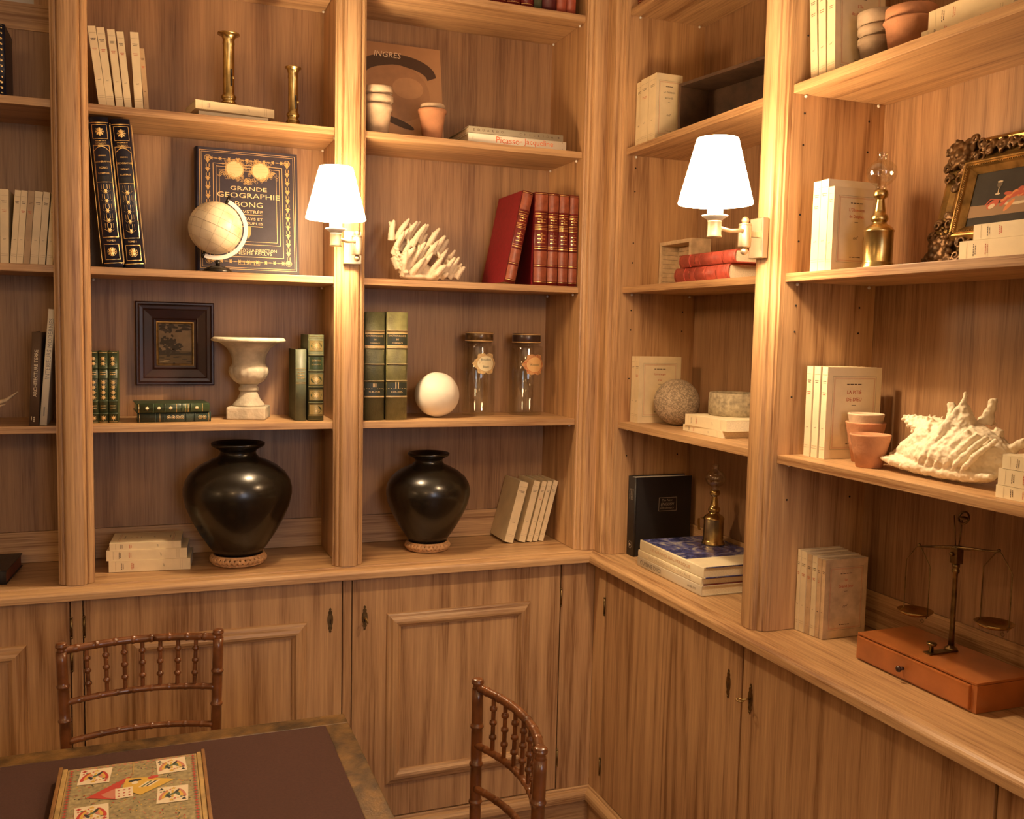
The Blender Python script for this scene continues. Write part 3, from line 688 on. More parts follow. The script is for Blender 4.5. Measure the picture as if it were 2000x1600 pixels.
for i in range(420):      # engraved scroll-work
    x = rr.uniform(bx0+.031, bx1-.031); y = rr.uniform(by0+.01, by1-.018); D.ell(x, y, .0024, .0011, rr.choice((1, 2, 3, 5, 5, 4)), 6, 0, rr.uniform(0, PI))
def card(x, y, w, h, rot, kind):
    c, s = math.cos(rot), math.sin(rot); q = lambda a, b: (x+a*c-b*s, y+a*s+b*c)
    mp0 = D.mp; CB = Deco(lambda u, v: (u, v, bt+.0010)); CB.g = D.g; CB.poly([q(-w/2, -h/2), q(w/2, -h/2), q(w/2, h/2), q(-w/2, h/2)], 0)
    E2 = Deco(lambda u, v: (*q(u, v), bt+.0012)); E2.g = D.g
    if kind == 'court_red' or kind == 'court_black':
        m = 1 if kind == 'court_red' else 2
        for k in (-1, 1):
            for j in range(3): E2.ell(k*w*(.30-.07*j), k*h*.02, w*(.10-.02*j), h*(.30-.07*j), (m, 4, 5)[j] if m == 1 else (5, 4, 3)[j], 12, 0, k*.35)
            E2.ell(k*w*.12, k*h*.12, w*.055, h*.16, 2, 10, 0, -k*.5); E2.ell(k*w*.01, k*h*.25, w*.08, h*.075, 0, 10); E2.star(k*w*.02, k*h*.35, w*.10, 5, .5, 4, .3)
            for j in range(4): E2.ell(k*w*(.38-.1*j), -k*h*(.20+.03*j), w*.04, h*.03, (m, 3, 4, 1)[j], 8)
            E2.star(-k*w*.37, k*h*.36, w*.095, 4 if m == 1 else 3, .5, m, PI/2)
        E2.rect(-w*.035, w*.035, -h*.22, h*.22, 4); E2.ell(0, 0, w*.12, h*.05, 3, 8, 0, .6)
    else:
        for a in (-.3, 0, .3):
            for b in (-.3, -.02, .28): E2.star(a*w, b*h, w*.09, 4, .5, 1)
card(bx0+.066, by1-.047, .056, .062, -.06, 'court_red'); card(bx1-.064, by1-.045, .054, .062, .05, 'court_black')
card(bx0+.068, by1-.195, .056, .062, .05, 'court_red'); card(bx1-.064, by1-.165, .054, .062, -.04, 'court_black')
D2 = Deco(lambda u, v: (u, v, bt+.0009)); D2.g = D.g
D2.poly([(cxm-.078, by1-.132), (cxm-.012, by1-.072), (cxm-.002, by1-.066), (cxm-.020, by1-.100), (cxm-.026, by1-.155)], 1)
D2.poly([(cxm-.054, by1-.128), (cxm-.026, by1-.108), (cxm-.030, by1-.150), (cxm-.044, by1-.142)], 5)
D2.poly([(cxm-.012, by1-.074), (cxm+.020, by1-.080), (cxm+.075, by1-.104), (cxm+.014, by1-.150), (cxm-.018, by1-.116)], 4)
D2.ell(cxm+.004, by1-.088, .012, .0055, 2, 12, 0, .15); D2.ell(cxm+.004, by1-.097, .006, .006, 0, 10)
D2.poly([(cxm-.004, by1-.104), (cxm+.014, by1-.104), (cxm+.020, by1-.132), (cxm-.002, by1-.132)], 4); D2.ell(cxm+.036, by1-.084, .010, .006, 1, 10, 0, .3)
for k in range(5): D2.poly([(cxm+.010+.004*k, by1-.118), (cxm+.026+.005*k, by1-.098), (cxm+.029+.005*k, by1-.100), (cxm+.014+.004*k, by1-.120)], (0, 3, 0, 2, 0)[k])
card(cxm-.014, by1-.132, .030, .040, .03, 'pips')
D.obj('card_print', [CWHITE, CRED, CBLACK, CGRN, CYEL, CPINK], t).location = -t.location
g = Geo(); g.box(cxm-.0012, cxm+.0012, by1-.060, by1-.006, bt+.0004, bt+.0010); obj('lid_seam', g, BOXW, t, world=True)

# ------------------------------------------------------------------ helpers for shelf things
def pot(label, loc, r1, r2, h, mat, rim=.0, group=None, wall=.004, dark=None):
    root = thing('flower_pot', label, 'pot', loc, group=group); w = wall
    g = Geo()
    if rim: P = [(0, 0), (r2, 0), (r1-.004, h-rim), (r1, h-rim+.001), (r1, h-.002), (r1-.001, h), (r1-w, h), (r1-w-.002, h-rim), (r2-w, w), (0, w)]
    else: P = [(0, 0), (r2, 0), (r2+(r1-r2)*.5, h*.5), (r1-.0008, h-.004), (r1, h-.002), (r1-.0008, h), (r1-w, h), (r2-w, w), (0, w)]
    rr = random.Random(int(loc[0]*1e4)); ph = rr.uniform(0, 6)
    g.lathe(P, 36, mod=lambda a, r, z: r*(1+.008*math.sin(2*a+ph)+.004*math.sin(5*a)))
    obj('pot_body', g, mat, root); return root
def vase(label, loc, s, prof):
    o = bpy.data.objects.new('black_vase', None)
    bpy.data.objects.remove(o)
    g = Geo(); g.lathe([(r*s, z*s) for r, z in prof], 64); o = obj('black_vase', g, BLACK); o.location = loc; return tag(o, label, 'vase')
def plait_ring(label, loc, Rr, h):
    root = thing('plaited_ring', label, 'ring', loc)
    for k, (nm) in enumerate(('plait_strand', 'plait_strand', 'plait_strand')):
        g = Geo(); N = 11
        for st in range(2):
            pts = []; n = 240
            for i in range(n+1):
                a = 2*PI*i/n; ph = a*N+k*2*PI/3+st*.42; rr_ = Rr-.006+.0045*math.cos(2*ph); pts.append((rr_*math.cos(a), rr_*math.sin(a), h/2+(h/2-.0048)*math.sin(ph)))
            g.tube(pts, .0036, 6)
        obj(nm, g, RATTAN, root)
    g = Geo(); g.torus((0, 0, .0042), Rr-.008, .004, 48, 6); g.torus((0, 0, h-.0042), Rr-.008, .004, 48, 6); obj('rim_cane', g, RATTAN, root)
    return root
def blobby(name, g, mat, parent, vox, disp=.002, dscale=.03, smooth=2, sub=0):
    o = obj(name, g, mat, parent); m = o.modifiers.new('remesh', 'REMESH'); m.mode = 'VOXEL'; m.voxel_size = vox; m.use_smooth_shade = True
    s = o.modifiers.new('smooth', 'SMOOTH'); s.iterations = smooth; s.factor = .5
    if disp:
        tx = bpy.data.textures.new('rough', 'CLOUDS'); tx.noise_scale = dscale; d = o.modifiers.new('disp', 'DISPLACE'); d.texture = tx; d.strength = disp; d.mid_level = .5
    return o

# ================================================================== bay A (left edge), back wall
def gilt_spine(D, x0, t, h):
    c = x0+t/2; z = h*.05
    D.rect(x0+t*.12, x0+t*.88, h*.02, h*.025, 0, 8); D.rect(x0+t*.12, x0+t*.88, h*.975, h*.98, 0, 8)
    while z < h*.95:
        for s in (-1, 1): D.curve([(c+s*t*.36, z), (c, z+h*.035), (c+s*t*.36, z+h*.07)], t*.05)
        D.star(c, z+h*.035, t*.16, 6); z += h*.075
hardback('dark leather book with gilt zigzag spine, top shelf at the left edge', (-1.7245, .03, Z1+.0004), .045, .178, .13, board=NAVY, spine=NAVY, deco=gilt_spine)
GA = 'cream paperbacks on the shelf at the left edge'
for i, (xr, ln, t, cov, lab) in enumerate(((-1.6820, 0.8, .0190, CREAM, 'cream paperback standing apart at the left edge, second shelf down'),
        (-1.6657, 4.6, .0138, CREAM, 'cream paperback just right of the gap in the left-edge row'), (-1.6505, 4.6, .0145, CREAM, 'cream paperback left of the tanned one, left-edge row'),
        (-1.6350, 4.7, .0145, TANC, 'brown tanned paperback leaning in the left-edge row'), (-1.6160, 4.7, .0178, CREAM, 'cream paperback right of the brown tanned one in the left-edge row'),
        (-1.5995, 4.8, .0155, CREAM, 'cream paperback second from the pilaster in the left-edge row'), (-1.5815, 4.9, .0150, CREAM, 'cream paperback at the right end of the left-edge row, partly behind the pilaster'))):
    paperback(lab, (xr, .03, Z2+.0004), t, .186, .12, lean=R(ln), cov=cov, group=GA)
def arch(D, x0, t, h):
    D.text('ARCHITECTURE TERRE', x0+t*.52, h*.56, w=h*.50, rot=PI/2, mi=0); D.rect(x0+t*.2, x0+t*.26, h*.06, h*.10); 
    for z in (.05, .07, .09): D.star(x0+t*.5, h*z, t*.12, 5)
DGREY = plain('dark_brown_jacket', (.10, .058, .032), .5); JACK = plain('pale_jacket', (.80, .70, .50), .45); BGLET = plain('grey_blue_print', (.30, .27, .22), .6)
hardback('tall brown ARCHITECTURE TERRE book leaning right, next to the pale book', (-1.6185, .006, Z3+.0004), .0225, .242, .17, lean=R(2.6), board=DGREY, deco=arch, dmats=[CREAM2], bulge=.0008)
def inter(D, x0, t, h): D.text('INTERIEURS MODERNES', x0+t*.55, h*.66, w=h*.52, rot=PI/2); D.blur(x0+t*.4, x0+t*.6, h*.12, h*.08)
hardback('taller pale book leaning against the left pilaster, grey lettering on its spine', (-1.6008, .012, Z3+.0004), .0165, .302, .19, lean=R(4.9), board=JACK, deco=inter, dmats=[BGLET], bulge=.0008)
g = Geo()
g.tube([(-1.95, .10, .437), (-1.88, .11, .440), (-1.80, .10, .452), (-1.74, .10, .472), (-1.705, .10, .482), (-1.676, .10, .505)], [.013, .012, .010, .0075, .0055, .0015], 12)
g.tube([(-1.80, .10, .452), (-1.76, .095, .455), (-1.725, .09, .466), (-1.705, .088, .472)], [.008, .006, .004, .0012], 10)
g.tube([(-1.90, .11, .438), (-1.90, .06, .452), (-1.93, .03, .480)], [.010, .007, .0015], 10)
o = obj('antler', g, BONE); o.location.z += -.0056; tag(o, 'pale antler lying at the left edge, third shelf down', 'antler')
hardback('dark book lying flat on the worktop at the left edge, worn reddish edge', (-1.703, .025, .0004), .036, .26, .20, flat='L', board=plain('worn_black_leather', (.035, .022, .016), .5, var=.4, bump=.5), spine=BLK, pages=plain('red_brown_page_edge', (.16, .045, .02), .6), rz=R(-4))

# ================================================================== bay B, top shelf
GB = 'cream paperbacks leaning left on the top shelf'
for xl, ln, t, h, y, lab in ((-1.4655, -7.2, .0190, .199, .02, 'cream paperback touching the left pilaster, top shelf'), (-1.4460, -6.8, .0185, .198, .02, 'second cream paperback from the left pilaster, top shelf'),
        (-1.4240, -5.9, .0180, .196, .02, 'third cream paperback from the left pilaster, top shelf'), (-1.4035, -5.5, .0170, .193, .02, 'fourth cream paperback from the left pilaster, top shelf'),
        (-1.3790, -3.0, .0205, .196, .02, 'brightest cream paperback, standing apart at the right of the top shelf row'), (-1.3560, -4.0, .0120, .165, .05, 'shorter tan paperback tucked behind the end of the top shelf row')):
    paperback(lab, (xl, y, Z1+.0004), t, h, .13, lean=R(ln), cov=TANC if y > .04 else CREAM, group=GB)
paperback('lower cream paperback lying under the tall brass candlestick', (-1.035, .055, Z1+.0004), .0175, .185, .13, rz=R(4), flat='L', cov=CREAM2, mark=False)
paperback('upper cream paperback lying directly under the tall brass candlestick', (-1.0195, .052, Z1+.0192), .0230, .212, .135, rz=R(9), flat='L', cov=CREAM)
def candlestick(label, loc, H, rb, rs, rt_):
    root = thing('candlestick', label, 'candlestick', loc)
    g = Geo(); g.lathe([(0, 0), (rb, 0), (rb*1.0, .003), (rb*.93, .006), (rb*.80, .007), (rb*.78, .0095), (rb*.55, .011), (rs*1.5, .014), (0, .014)], 40); obj('foot', g, BRASS, root)
    g = Geo(); g.lathe([(0, .0142), (rs*1.35, .0142), (rs*1.25, .020), (rs*1.0, .024), (rs*1.3, .029), (rs*1.35, .034), (rs*1.05, .040), (rs, .043), (rs, H-.030), (rs*1.08, H-.028), (rs*1.0, H-.018), (rs*1.2, H-.010), (rt_*.8, H-.004), (rt_, H-.003), (rt_, H), (rs*.8, H), (rs*.75, H-.02), (0, H-.02)], 32); obj('stem', g, BRASS, root)
    g = Geo(); g.box(-.0022+.006, .0022+.006, -rs-.0004, -rs+.004, H*.30, H*.52); obj('slot', g, DARK, root)
    g = Geo(); g.tube([(.007, -rs+.003, H*.40), (.009, -rs-.005, H*.40)], .0016, 8); g.sphere((.010, -rs-.008, H*.40), .0042, 12, 8); obj('slider_knob', g, BRASS, root)
    return root
candlestick('tall dark brass candlestick standing on two lying paperbacks, top shelf', (-1.137, .105, Z1+.0430), .205, .052, .0155, .030)
candlestick('shorter bright brass candlestick standing directly on the top shelf', (-.968, .052, Z1+.0004), .163, .027, .0135, .0225)

# ------------------------------------------------------------------ bay B, second shelf
def bong_spine(D, x0, t, h):
    c = x0+t/2; W = t*.46; q = lambda a: h*(1-a)
    D.rect(x0+.001, x0+t-.001, q(.040), q(.036), 0, 10); D.rect(x0+.001, x0+t-.001, q(.975), q(.971), 0, 10)
    for s in (-1, 1): D.rect(c+s*W*1.25-.0004, c+s*W*1.25+.0004, q(.972), q(.04))
    D.frame(c-W*.85, c+W*.85, q(.145), q(.050), .0011, 0, 6); D.star(c, q(.098), t*.26, 8, .45); D.ring(c, q(.098), t*.20, .0008)
    for k in range(4): D.blur(c-W*.6, c+W*.6, q(.158+k*.010), h*.003, 0, k)
    D.frame(c-W*.92, c+W*.92, q(.80), q(.185), .0012, 0, 6)
    D.curve([(c-W*.9, q(.225)), (c-W*.4, q(.20)), (c, q(.195)), (c+W*.4, q(.20)), (c+W*.9, q(.225))], .0012)
    for s, v, w in (('GRANDE', .255, .9), ('GEOGRAPHIE', .295, 1.9), ('BONG', .335, .95), ('ILLVSTREE', .372, 1.25)): D.text(s, c, q(v), w=min(t*.82, t*.46*w), mi=0)
    D.rect(c-W*.55, c+W*.55, q(.425), q(.39), 1, 4); D.rect(c-W*.9, c+W*.9, q(.432), q(.429), 0, 6)
    for k in range(5):
        v = .49+k*.065; D.poly([(c-W*.6, q(v-.006)), (c+W*.6, q(v-.006)), (c, q(v+.020))]); D.star(c, q(v), t*.14, 6)
        for a in (-.45, -.2, .2, .45): D.rect(c+a*W-.0004, c+a*W+.0004, q(v-.012), q(v-.045))
    D.text('TOME II', c, q(.822), w=W*1.0); D.frame(c-W*.85, c+W*.85, q(.95), q(.845), .0011, 0, 6); D.star(c, q(.897), t*.24, 10, .6); D.ring(c, q(.897), t*.24, .0008)
for xl, lab in ((-1.4585, 'tall navy geography volume leaning on the left pilaster, gilt spine'), (-1.4065, 'tall navy geography volume right of its twin, gilt spine, second shelf')):
    hardback(lab, (xl, .03, Z2+.0004), .0465, .386, .20, lean=R(-4.9), board=plain('blue_black_cloth', (.010, .014, .04), .6), spine=NAVY, deco=bong_spine, dmats=[GOLD, BLK], bulge=.008, group='tall gilt geography volumes')
def bong_front(F, d, h):
    G = 0
    F.frame(d*.030, d*.975, h*.022, h*.978, .0011); F.frame(d*.048, d*.957, h*.036, h*.964, .0009)
    a0, a1, b0, b1 = d*.075, d*.93, h*.058, h*.942; w = .020
    for u in (a0+w/2, a1-w/2):
        v = b0+w/2
        while v < b1:
            F.poly([(u-.007, v+.006), (u+.007, v+.006), (u+.003, v), (u, v-.008), (u-.003, v)], 1); F.star(u, v+.004, .0072, 6, .5, 1)
            F.ell(u-.004, v+.014, .0012, .006, 1, 8); F.ell(u+.004, v+.014, .0012, .006, 1, 8); v += .0262
    for v in (b0+w/2, b1-w/2):
        u = a0+w
        while u < a1-w*.5: F.star(u, v, .0070, 6, .45, 1); F.ell(u+.012, v, .006, .0014, 1, 8); u += .0245
    for u in (a0+w/2, a1-w/2):
        for v in (b0+w/2, b1-w/2): F.ring(u, v, .009, .0012, 1); F.star(u, v, .007, 8, .4, 1)
    F.frame(a0+w+.004, a1-w-.004, b0+w+.004, b1-w-.004, .0012)
    x0, x1, y0, y1 = a0+w+.012, a1-w-.012, h*.225, b1-w-.012
    F.frame(x0, x1, y0, y1, .0010); F.frame(x0+.009, x1-.009, y0+.009, y1-.009, .0009)
    c = d*.5
    rr = random.Random(7)
    for s in (-1, 1):
        u = c+s*d*.128; v = h*.835
        for k in range(46):
            a = rr.uniform(0, 2*PI); r_ = rr.uniform(.026, .038); F.ring(u+r_*math.cos(a), v+r_*math.sin(a)*.85, rr.uniform(.0025, .005), .0008, 1, 8)
        F.ell(u, v, .0235, .0235, 2, 28); F.ring(u, v, .0265, .0022, 1, 28)
    for k in range(60):
        t_ = rr.uniform(-1, 1); F.ring(c+t_*d*.30, h*(.765-.03*math.cos(t_*4))+rr.uniform(-.006, .006), rr.uniform(.002, .0045), .0008, 1, 8)
    for k in range(26): F.ring(c+rr.uniform(-.03, .03), h*.905+rr.uniform(-.008, .008), rr.uniform(.002, .004), .0008, 1, 8)
    F.ring(c, h*.745, .010, .0015, 1, 14); F.star(c, h*.745, .009, 6, .4, 1)
    for s, v, w_, hh in (('GRANDE', .682, .36, .036), ('GEOGRAPHIE', .625, .62, .044), ('BONG', .553, .27, .046), ('ILLVSTRÉE', .498, .27, .032), ('LES PAYS ET', .437, .27, .022), ('LES PEUPLES', .400, .27, .022)):
        vs_, fs_, tw, th = text_geo(s); sz = h*hh/th*.92; F.text(s, c+.002, h*v, size=sz, w=d*w_, mi=2)
    F.rect(c-d*.14, c+d*.14, h*.468, h*.472); F.rect(c-d*.14, c+d*.14, h*.372, h*.377)
    F.poly([(c-.006, h*.37), (c+.006, h*.37), (c+.0055, h*.31), (c, h*.275), (c-.0055, h*.31)], 1)
    F.text('PVBLIÉE SOVS LA DIRECTION', c+.004, h*.185, w=d*.52, mi=2); F.text("D'ONESIME RECLVS", c+.002, h*.158, w=d*.44, mi=2)
    F.frame(c-.03, c+.03, h*.062, h*.095, .0009, 1); F.text('1911', c, h*.078, w=.03, mi=1)
bd = hardback('large dark blue GRANDE GEOGRAPHIE book standing face-out behind the globe', (0, 0, 0), .044, .360, .283, board=NAVYC, spine=NAVY, front=bong_front, dmats=[GOLDP, plain('dull_gold', (.55, .36, .14), .45, metal=.3), plain('pale_gold', (.86, .62, .33), .4, metal=.2)], bulge=.005)
M = Matrix.Translation((-1.2215, .168, Z2+.0008)) @ Matrix.Rotation(-R(9.5), 4, 'X') @ Matrix.Rotation(-PI/2, 4, 'Z') @ Matrix.Translation((0, 0, 0))
bd.matrix_world = M; bd.location = M.translation; bd.rotation_euler = M.to_euler()
# globe
gl = thing('desk_globe', 'small cream desk globe on a black base in front of the blue geography book', 'globe', (-1.172, .040, Z2+.0004))
def globe_mat():
    m, nt, b = newmat('antique_globe_print'); N = nt.nodes; L = nt.links
    tc = N.new('ShaderNodeTexCoord'); z = N.new('ShaderNodeTexNoise'); z.inputs['Scale'].default_value = 22; z.inputs['Detail'].default_value = 6; L.new(tc.outputs['Object'], z.inputs['Vector'])
    r = N.new('ShaderNodeValToRGB'); e = r.color_ramp.elements; e[0].position = .42; e[0].color = (.86, .74, .52, 1); e[1].position = .66; e[1].color = (.62, .47, .28, 1); q = e.new(.54); q.color = (.82, .69, .46, 1)
    L.new(z.outputs['Fac'], r.inputs['Fac']); L.new(r.outputs['Color'], b.inputs['Base Color']); b.inputs['Roughness'].default_value = .35; return m
g = Geo(); g.lathe([(0, 0), (.040, 0), (.040, .003), (.036, .008), (.026, .014), (.012, .018), (.006, .019), (0, .019)], 36); obj('base', g, BLACK, gl)
gc = Vector((-.006, 0, .1205)); tilt = Matrix.Rotation(R(23), 4, 'Y')
g = Geo(); g.tube([(0, 0, .018), (0, 0, .034)], .0055, 12); g.sphere((0, 0, .026), .0075, 12, 8); obj('pillar', g, BLACK, gl)
g = Geo(); g.sphere((0, 0, 0), .0715, 48, 28); sp = obj('sphere', g, globe_mat(), gl); sp.location = gc; sp.rotation_euler = (0, R(23), 0)
g = Geo()
for k in range(6):
    a = PI*k/6; T = Matrix.Rotation(a, 4, 'Z') @ Matrix.Rotation(PI/2, 4, 'X'); g.torus((0, 0, 0), .0716, .00028, 48, 4, M=T)
for zz in (-.045, -.0225, 0, .0225, .045): g.torus((0, 0, zz), math.sqrt(.0716**2-zz*zz), .00028 if zz else .0006, 48, 4)
o = obj('graticule_lines', g, FAINT, gl); o.location = gc; o.rotation_euler = (0, R(23), 0)
g = Geo(); n = 40
for i in range(n):
    a0 = -PI/2+PI*i/n; a1 = -PI/2+PI*(i+1)/n
    def pp(a, r_, w_): return (r_*math.cos(a), w_, r_*math.sin(a))
    g.add([pp(a0, .0755, -.006), pp(a1, .0755, -.006), pp(a1, .0865, -.006), pp(a0, .0865, -.006), pp(a0, .0755, -.004), pp(a1, .0755, -.004), pp(a1, .0865, -.004), pp(a0, .0865, -.004)], [(0, 1, 2, 3), (4, 7, 6, 5), (0, 4, 5, 1), (3, 2, 6, 7)])
o = obj('meridian_arc', g, WHITE, gl); o.location = gc+Vector((0, .005, 0)); o.rotation_euler = (0, R(23), 0)
g = Geo(); g.tube([(0, 0, .0712), (0, 0, .096)], .0042, 10); g.tube([(0, 0, -.0712), (0, 0, -.090)], .0042, 10); o = obj('axis_pin', g, BLACK, gl); o.location = gc; o.rotation_euler = (0, R(23), 0)

# ------------------------------------------------------------------ bay B, third shelf
def floral(D, x0, t, h, tit=(.64, .74), tit2=(.20, .27)):
    c = x0+t/2
    for f in (.015, .985, .125, .135, .30, .31, .62, .63, .76, .77): D.rect(x0+.001, x0+t-.001, h*f-.0004, h*f+.0004, 0, 8)
    for v in (.07, .36, .43, .50, .57, .83, .90): D.star(c, h*v, t*.34, 8, .35); D.ring(c, h*v, t*.17, .0007, 0, 10)
    for v in (.68, .71, .21, .24): D.blur(c-t*.3, c+t*.3, h*v, h*.012, 0, int(v*100))
GB3 = 'small green gilt books by the left pilaster'
for xl, lab in ((-1.5022, 'small green gilt book half hidden by the left pilaster'), (-1.4780, 'middle one of three small green gilt books'), (-1.4538, 'small green gilt book at the right of its row, plain green side showing')):
    hardback(lab, (xl, .063, Z3+.0004), .0232, .193, .125, board=plain('moss_green_cloth', (.075, .095, .025), .7), spine=GREEN, deco=floral, bands=(.13, .305, .625, .765), group=GB3)
# picture hung on the back panel
pf = thing('framed_picture', 'small dark landscape in a wide rosewood frame hung on the back panel', 'picture', (-1.2795, BK-.0006, .630))
def frame_sweep(hw, hh, prof, mats, parent, name='frame'):
    g = Geo(); n = len(prof)
    cs = [(-hw, -hh, 1, 1), (hw, -hh, -1, 1), (hw, hh, -1, -1), (-hw, hh, 1, -1)]
    for i in range(4):
        a, b = cs[i], cs[(i+1) % 4]
        A = [(a[0]+a[2]*o_, -d_, a[1]+a[3]*o_) for o_, d_ in prof]; B = [(b[0]+b[2]*o_, -d_, b[1]+b[3]*o_) for o_, d_ in prof]
        g.add(A+B, [(k, (k+1) % n, n+(k+1) % n, n+k) for k in range(n)])
    return obj(name, g, mats, parent)
frame_sweep(.1085, .1215, [(0, 0), (0, .024), (.003, .027), (.007, .027), (.009, .023), (.012, .021), (.020, .020), (.024, .017), (.045, .012), (.048, .013), (.051, .0095), (.0575, .008), (.0575, 0)], ROSEWOOD, pf)
frame_sweep(.0520, .0645, [(0, .002), (0, .0105), (.003, .011), (.006, .008), (.006, .002)], GILT, pf, 'gilt_slip')
def daub(pic, hw, hh, cols, build, parent):
    g = Geo(); g.box(-hw, hw, -.0045, -.002, -hh, hh); o = obj('canvas', g, pic, parent); D = Deco(lambda u, v: (u, -.0052, v)); build(D); D.obj('painted_scene', cols, o)
    return o
SKYP = plain('painted_dusk_sky', (.26, .18, .10), .8, var=.3, vscale=30)
def landscape(D):
    rr = random.Random(2)
    D.rect(-.045, .045, -.058, -.022, 0); D.poly([(-.045, -.022), (-.02, -.018), (.02, -.028), (.045, -.024), (.045, -.034), (-.045, -.034)], 1)
    for k in range(60):
        x = rr.gauss(-.020, .012); y = rr.gauss(.004, .020); D.ell(x, y, rr.uniform(.003, .008), rr.uniform(.002, .005), rr.choice((1, 1, 2)), 7, 0, rr.uniform(0, 3))
    for k in range(26): D.ell(rr.uniform(-.02, .018), rr.gauss(-.008, .006), .006, .0022, 1, 7, 0, rr.uniform(-.5, .5))
    D.curve([(-.028, -.034), (-.024, -.01), (-.026, .012)], .0022, 2); D.curve([(-.016, -.034), (-.012, -.012)], .0018, 2)
    for k in range(22): D.ell(rr.uniform(-.04, .04), rr.uniform(.036, .056), rr.uniform(.006, .014), .0035, rr.choice((2, 1)), 9, 0, rr.uniform(-.3, .3))
    for k in range(18): D.ell(rr.uniform(-.04, .04), rr.uniform(-.056, -.036), .009, .0015, rr.choice((3, 0, 1)), 7)
daub(SKYP, .0465, .0590, [plain('painted_field', (.13, .085, .035), .7), plain('painted_foliage', (.045, .030, .014), .7), plain('painted_trunk', (.070, .050, .028), .7), plain('painted_light', (.30, .21, .10), .7)], landscape, pf)
def flatgreen(D, x0, t, h):
    c = x0+t/2
    for f in (.10, .26, .30, .34, .38, .46, .62, .78, .97): D.rect(x0+.001, x0+t-.001, h*f-.0006, h*f+.0006, 0, 6)
    for v in (.18, .54, .70, .86): D.ell(c, h*v, h*.022, h*.022, 0, 10); D.star(c, h*v, h*.03, 6, .5)
def flatgreen2(D, x0, t, h):
    c = x0+t/2
    for v in (.09, .15, .40, .46, .52, .58): D.ring(c, h*v, h*.026, .0008, 0, 10); D.star(c, h*v, h*.02, 6, .3)
    for f in (.03, .22, .34, .64, .70, .76, .97): D.rect(x0+.001, x0+t-.001, h*f-.0004, h*f+.0004, 0, 6)
BGREEN = plain('blue_green_leather', (.028, .045, .035), .36, var=.5, bump=.4)
hardback('lower green leather book lying on the third shelf, left of the stone urn', (-1.1905, .068, Z3+.0004), .0265, .192, .125, rz=R(3), flat='L', board=BGREEN, spine=BGREEN, deco=flatgreen2, bands=(.22, .34, .64, .76))
hardback('upper green leather book lying on its pair, gilt roundels on its spine', (-1.1945, .064, Z3+.0274), .0250, .190, .125, rz=R(5), flat='L', board=GREEN, spine=GREEN, deco=flatgreen, bands=(.26, .38, .62, .78))
# urn
ur = thing('stone_urn', 'weathered stone campana urn on a square foot, third shelf', 'urn', (-1.080, .150, Z3+.0004), (0, 0, R(-14)))
g = Geo(); g.box(-.0545, .0545, -.0545, .0545, 0, .036, bev=.004); g.lathe([(0, .034), (.046, .036), (.045, .042), (.034, .055), (.026, .072), (.0235, .082), (0, .082)], 48); obj('foot', g, STONE, ur)
g = Geo(); g.lathe([(0, .080), (.027, .081), (.029, .086), (.027, .092), (.0235, .096), (.027, .100), (0, .100)], 48); obj('collar', g, STONE, ur)
def gad(a, r, z):
    if .104 < z < .150: return r*(1+.045*abs(math.sin(a*8)))
    return r*(1+.006*math.sin(3*a))
g = Geo(); g.lathe([(0, .0995), (.028, .101), (.040, .109), (.050, .122), (.0545, .136), (.0535, .148), (.049, .154), (.0465, .162), (.0475, .175), (.0525, .190), (.062, .205), (.078, .218), (.096, .226), (.093, .232), (.070, .222), (.045, .190), (.030, .16), (0, .155)], 72, mod=gad); obj('bowl', g, STONE, ur)
g = Geo(); g.lathe([(.088, .2225), (.1015, .2245), (.1045, .228), (.1030, .2335), (.097, .237), (.088, .236), (.086, .229), (.088, .2225)], 72, mod=lambda a, r, z: r*(1+.012*(abs(math.sin(a*11)) if z < .229 else 0))); obj('rim', g, plain('pale_stone_rim', (.74, .66, .48), .85, bump=.8, bscale=90, var=.2), ur)
def plainsp(D, x0, t, h):
    c = x0+t/2
    for f in (.52, .54, .71, .73): D.rect(x0+.001, x0+t-.001, h*f-.0004, h*f+.0004, 0, 6)
    for v in (.60, .64, .68): D.blur(c-t*.32, c+t*.32, h*v, h*.011, 0, int(v*50))
hardback('plain grey-green cloth book standing right of the stone urn', (-.9590, .052, Z3+.0004), .0305, .206, .145, board=GREENC, spine=plain('faded_green_spine', (.11, .125, .075), .5, var=.2), deco=plainsp)
def contes(D, x0, t, h):
    c = x0+t/2
    for f in (.02, .06, .20, .215, .385, .40, .57, .585, .755, .77, .96, .98): D.rect(x0+.001, x0+t-.001, h*f-.0005, h*f+.0005, 1, 8)
    for v in (.13, .30, .48, .87):
        D.frame(x0+.003, x0+t-.003, h*(v-.062), h*(v+.062), .0008, 1, 8); D.rect(x0+.004, x0+t-.004, h*(v-.055), h*(v+.055), 1, 8)
    D.rect(x0+.004, x0+t-.004, h*.60, h*.74, 2, 8)
    D2_ = Deco(lambda u, v: (D.mp(u, v)[0], D.mp(u, v)[1]-.0003, v)); D2_.g = D.g
    for v in (.13, .30, .48, .87): D2_.ell(c, h*v, t*.36, h*.045, 2, 16); D2_.star(c, h*v, t*.20, 8, .5, 0)
    for s, v in (('CONTES', .70), ('DE BOHEME', .655)): D2_.text(s, c, h*v, w=t*.6, mi=0)
hardback('taller green and gilt CONTES book next to the right pilaster', (-.9230, .050, Z3+.0004), .0440, .249, .15, board=GREENC, spine=GREENC, deco=contes, dmats=[GOLD, plain('olive_gilt_ground', (.36, .27, .10), .35, metal=.4), GREEN], bands=(.21, .39, .58, .76))

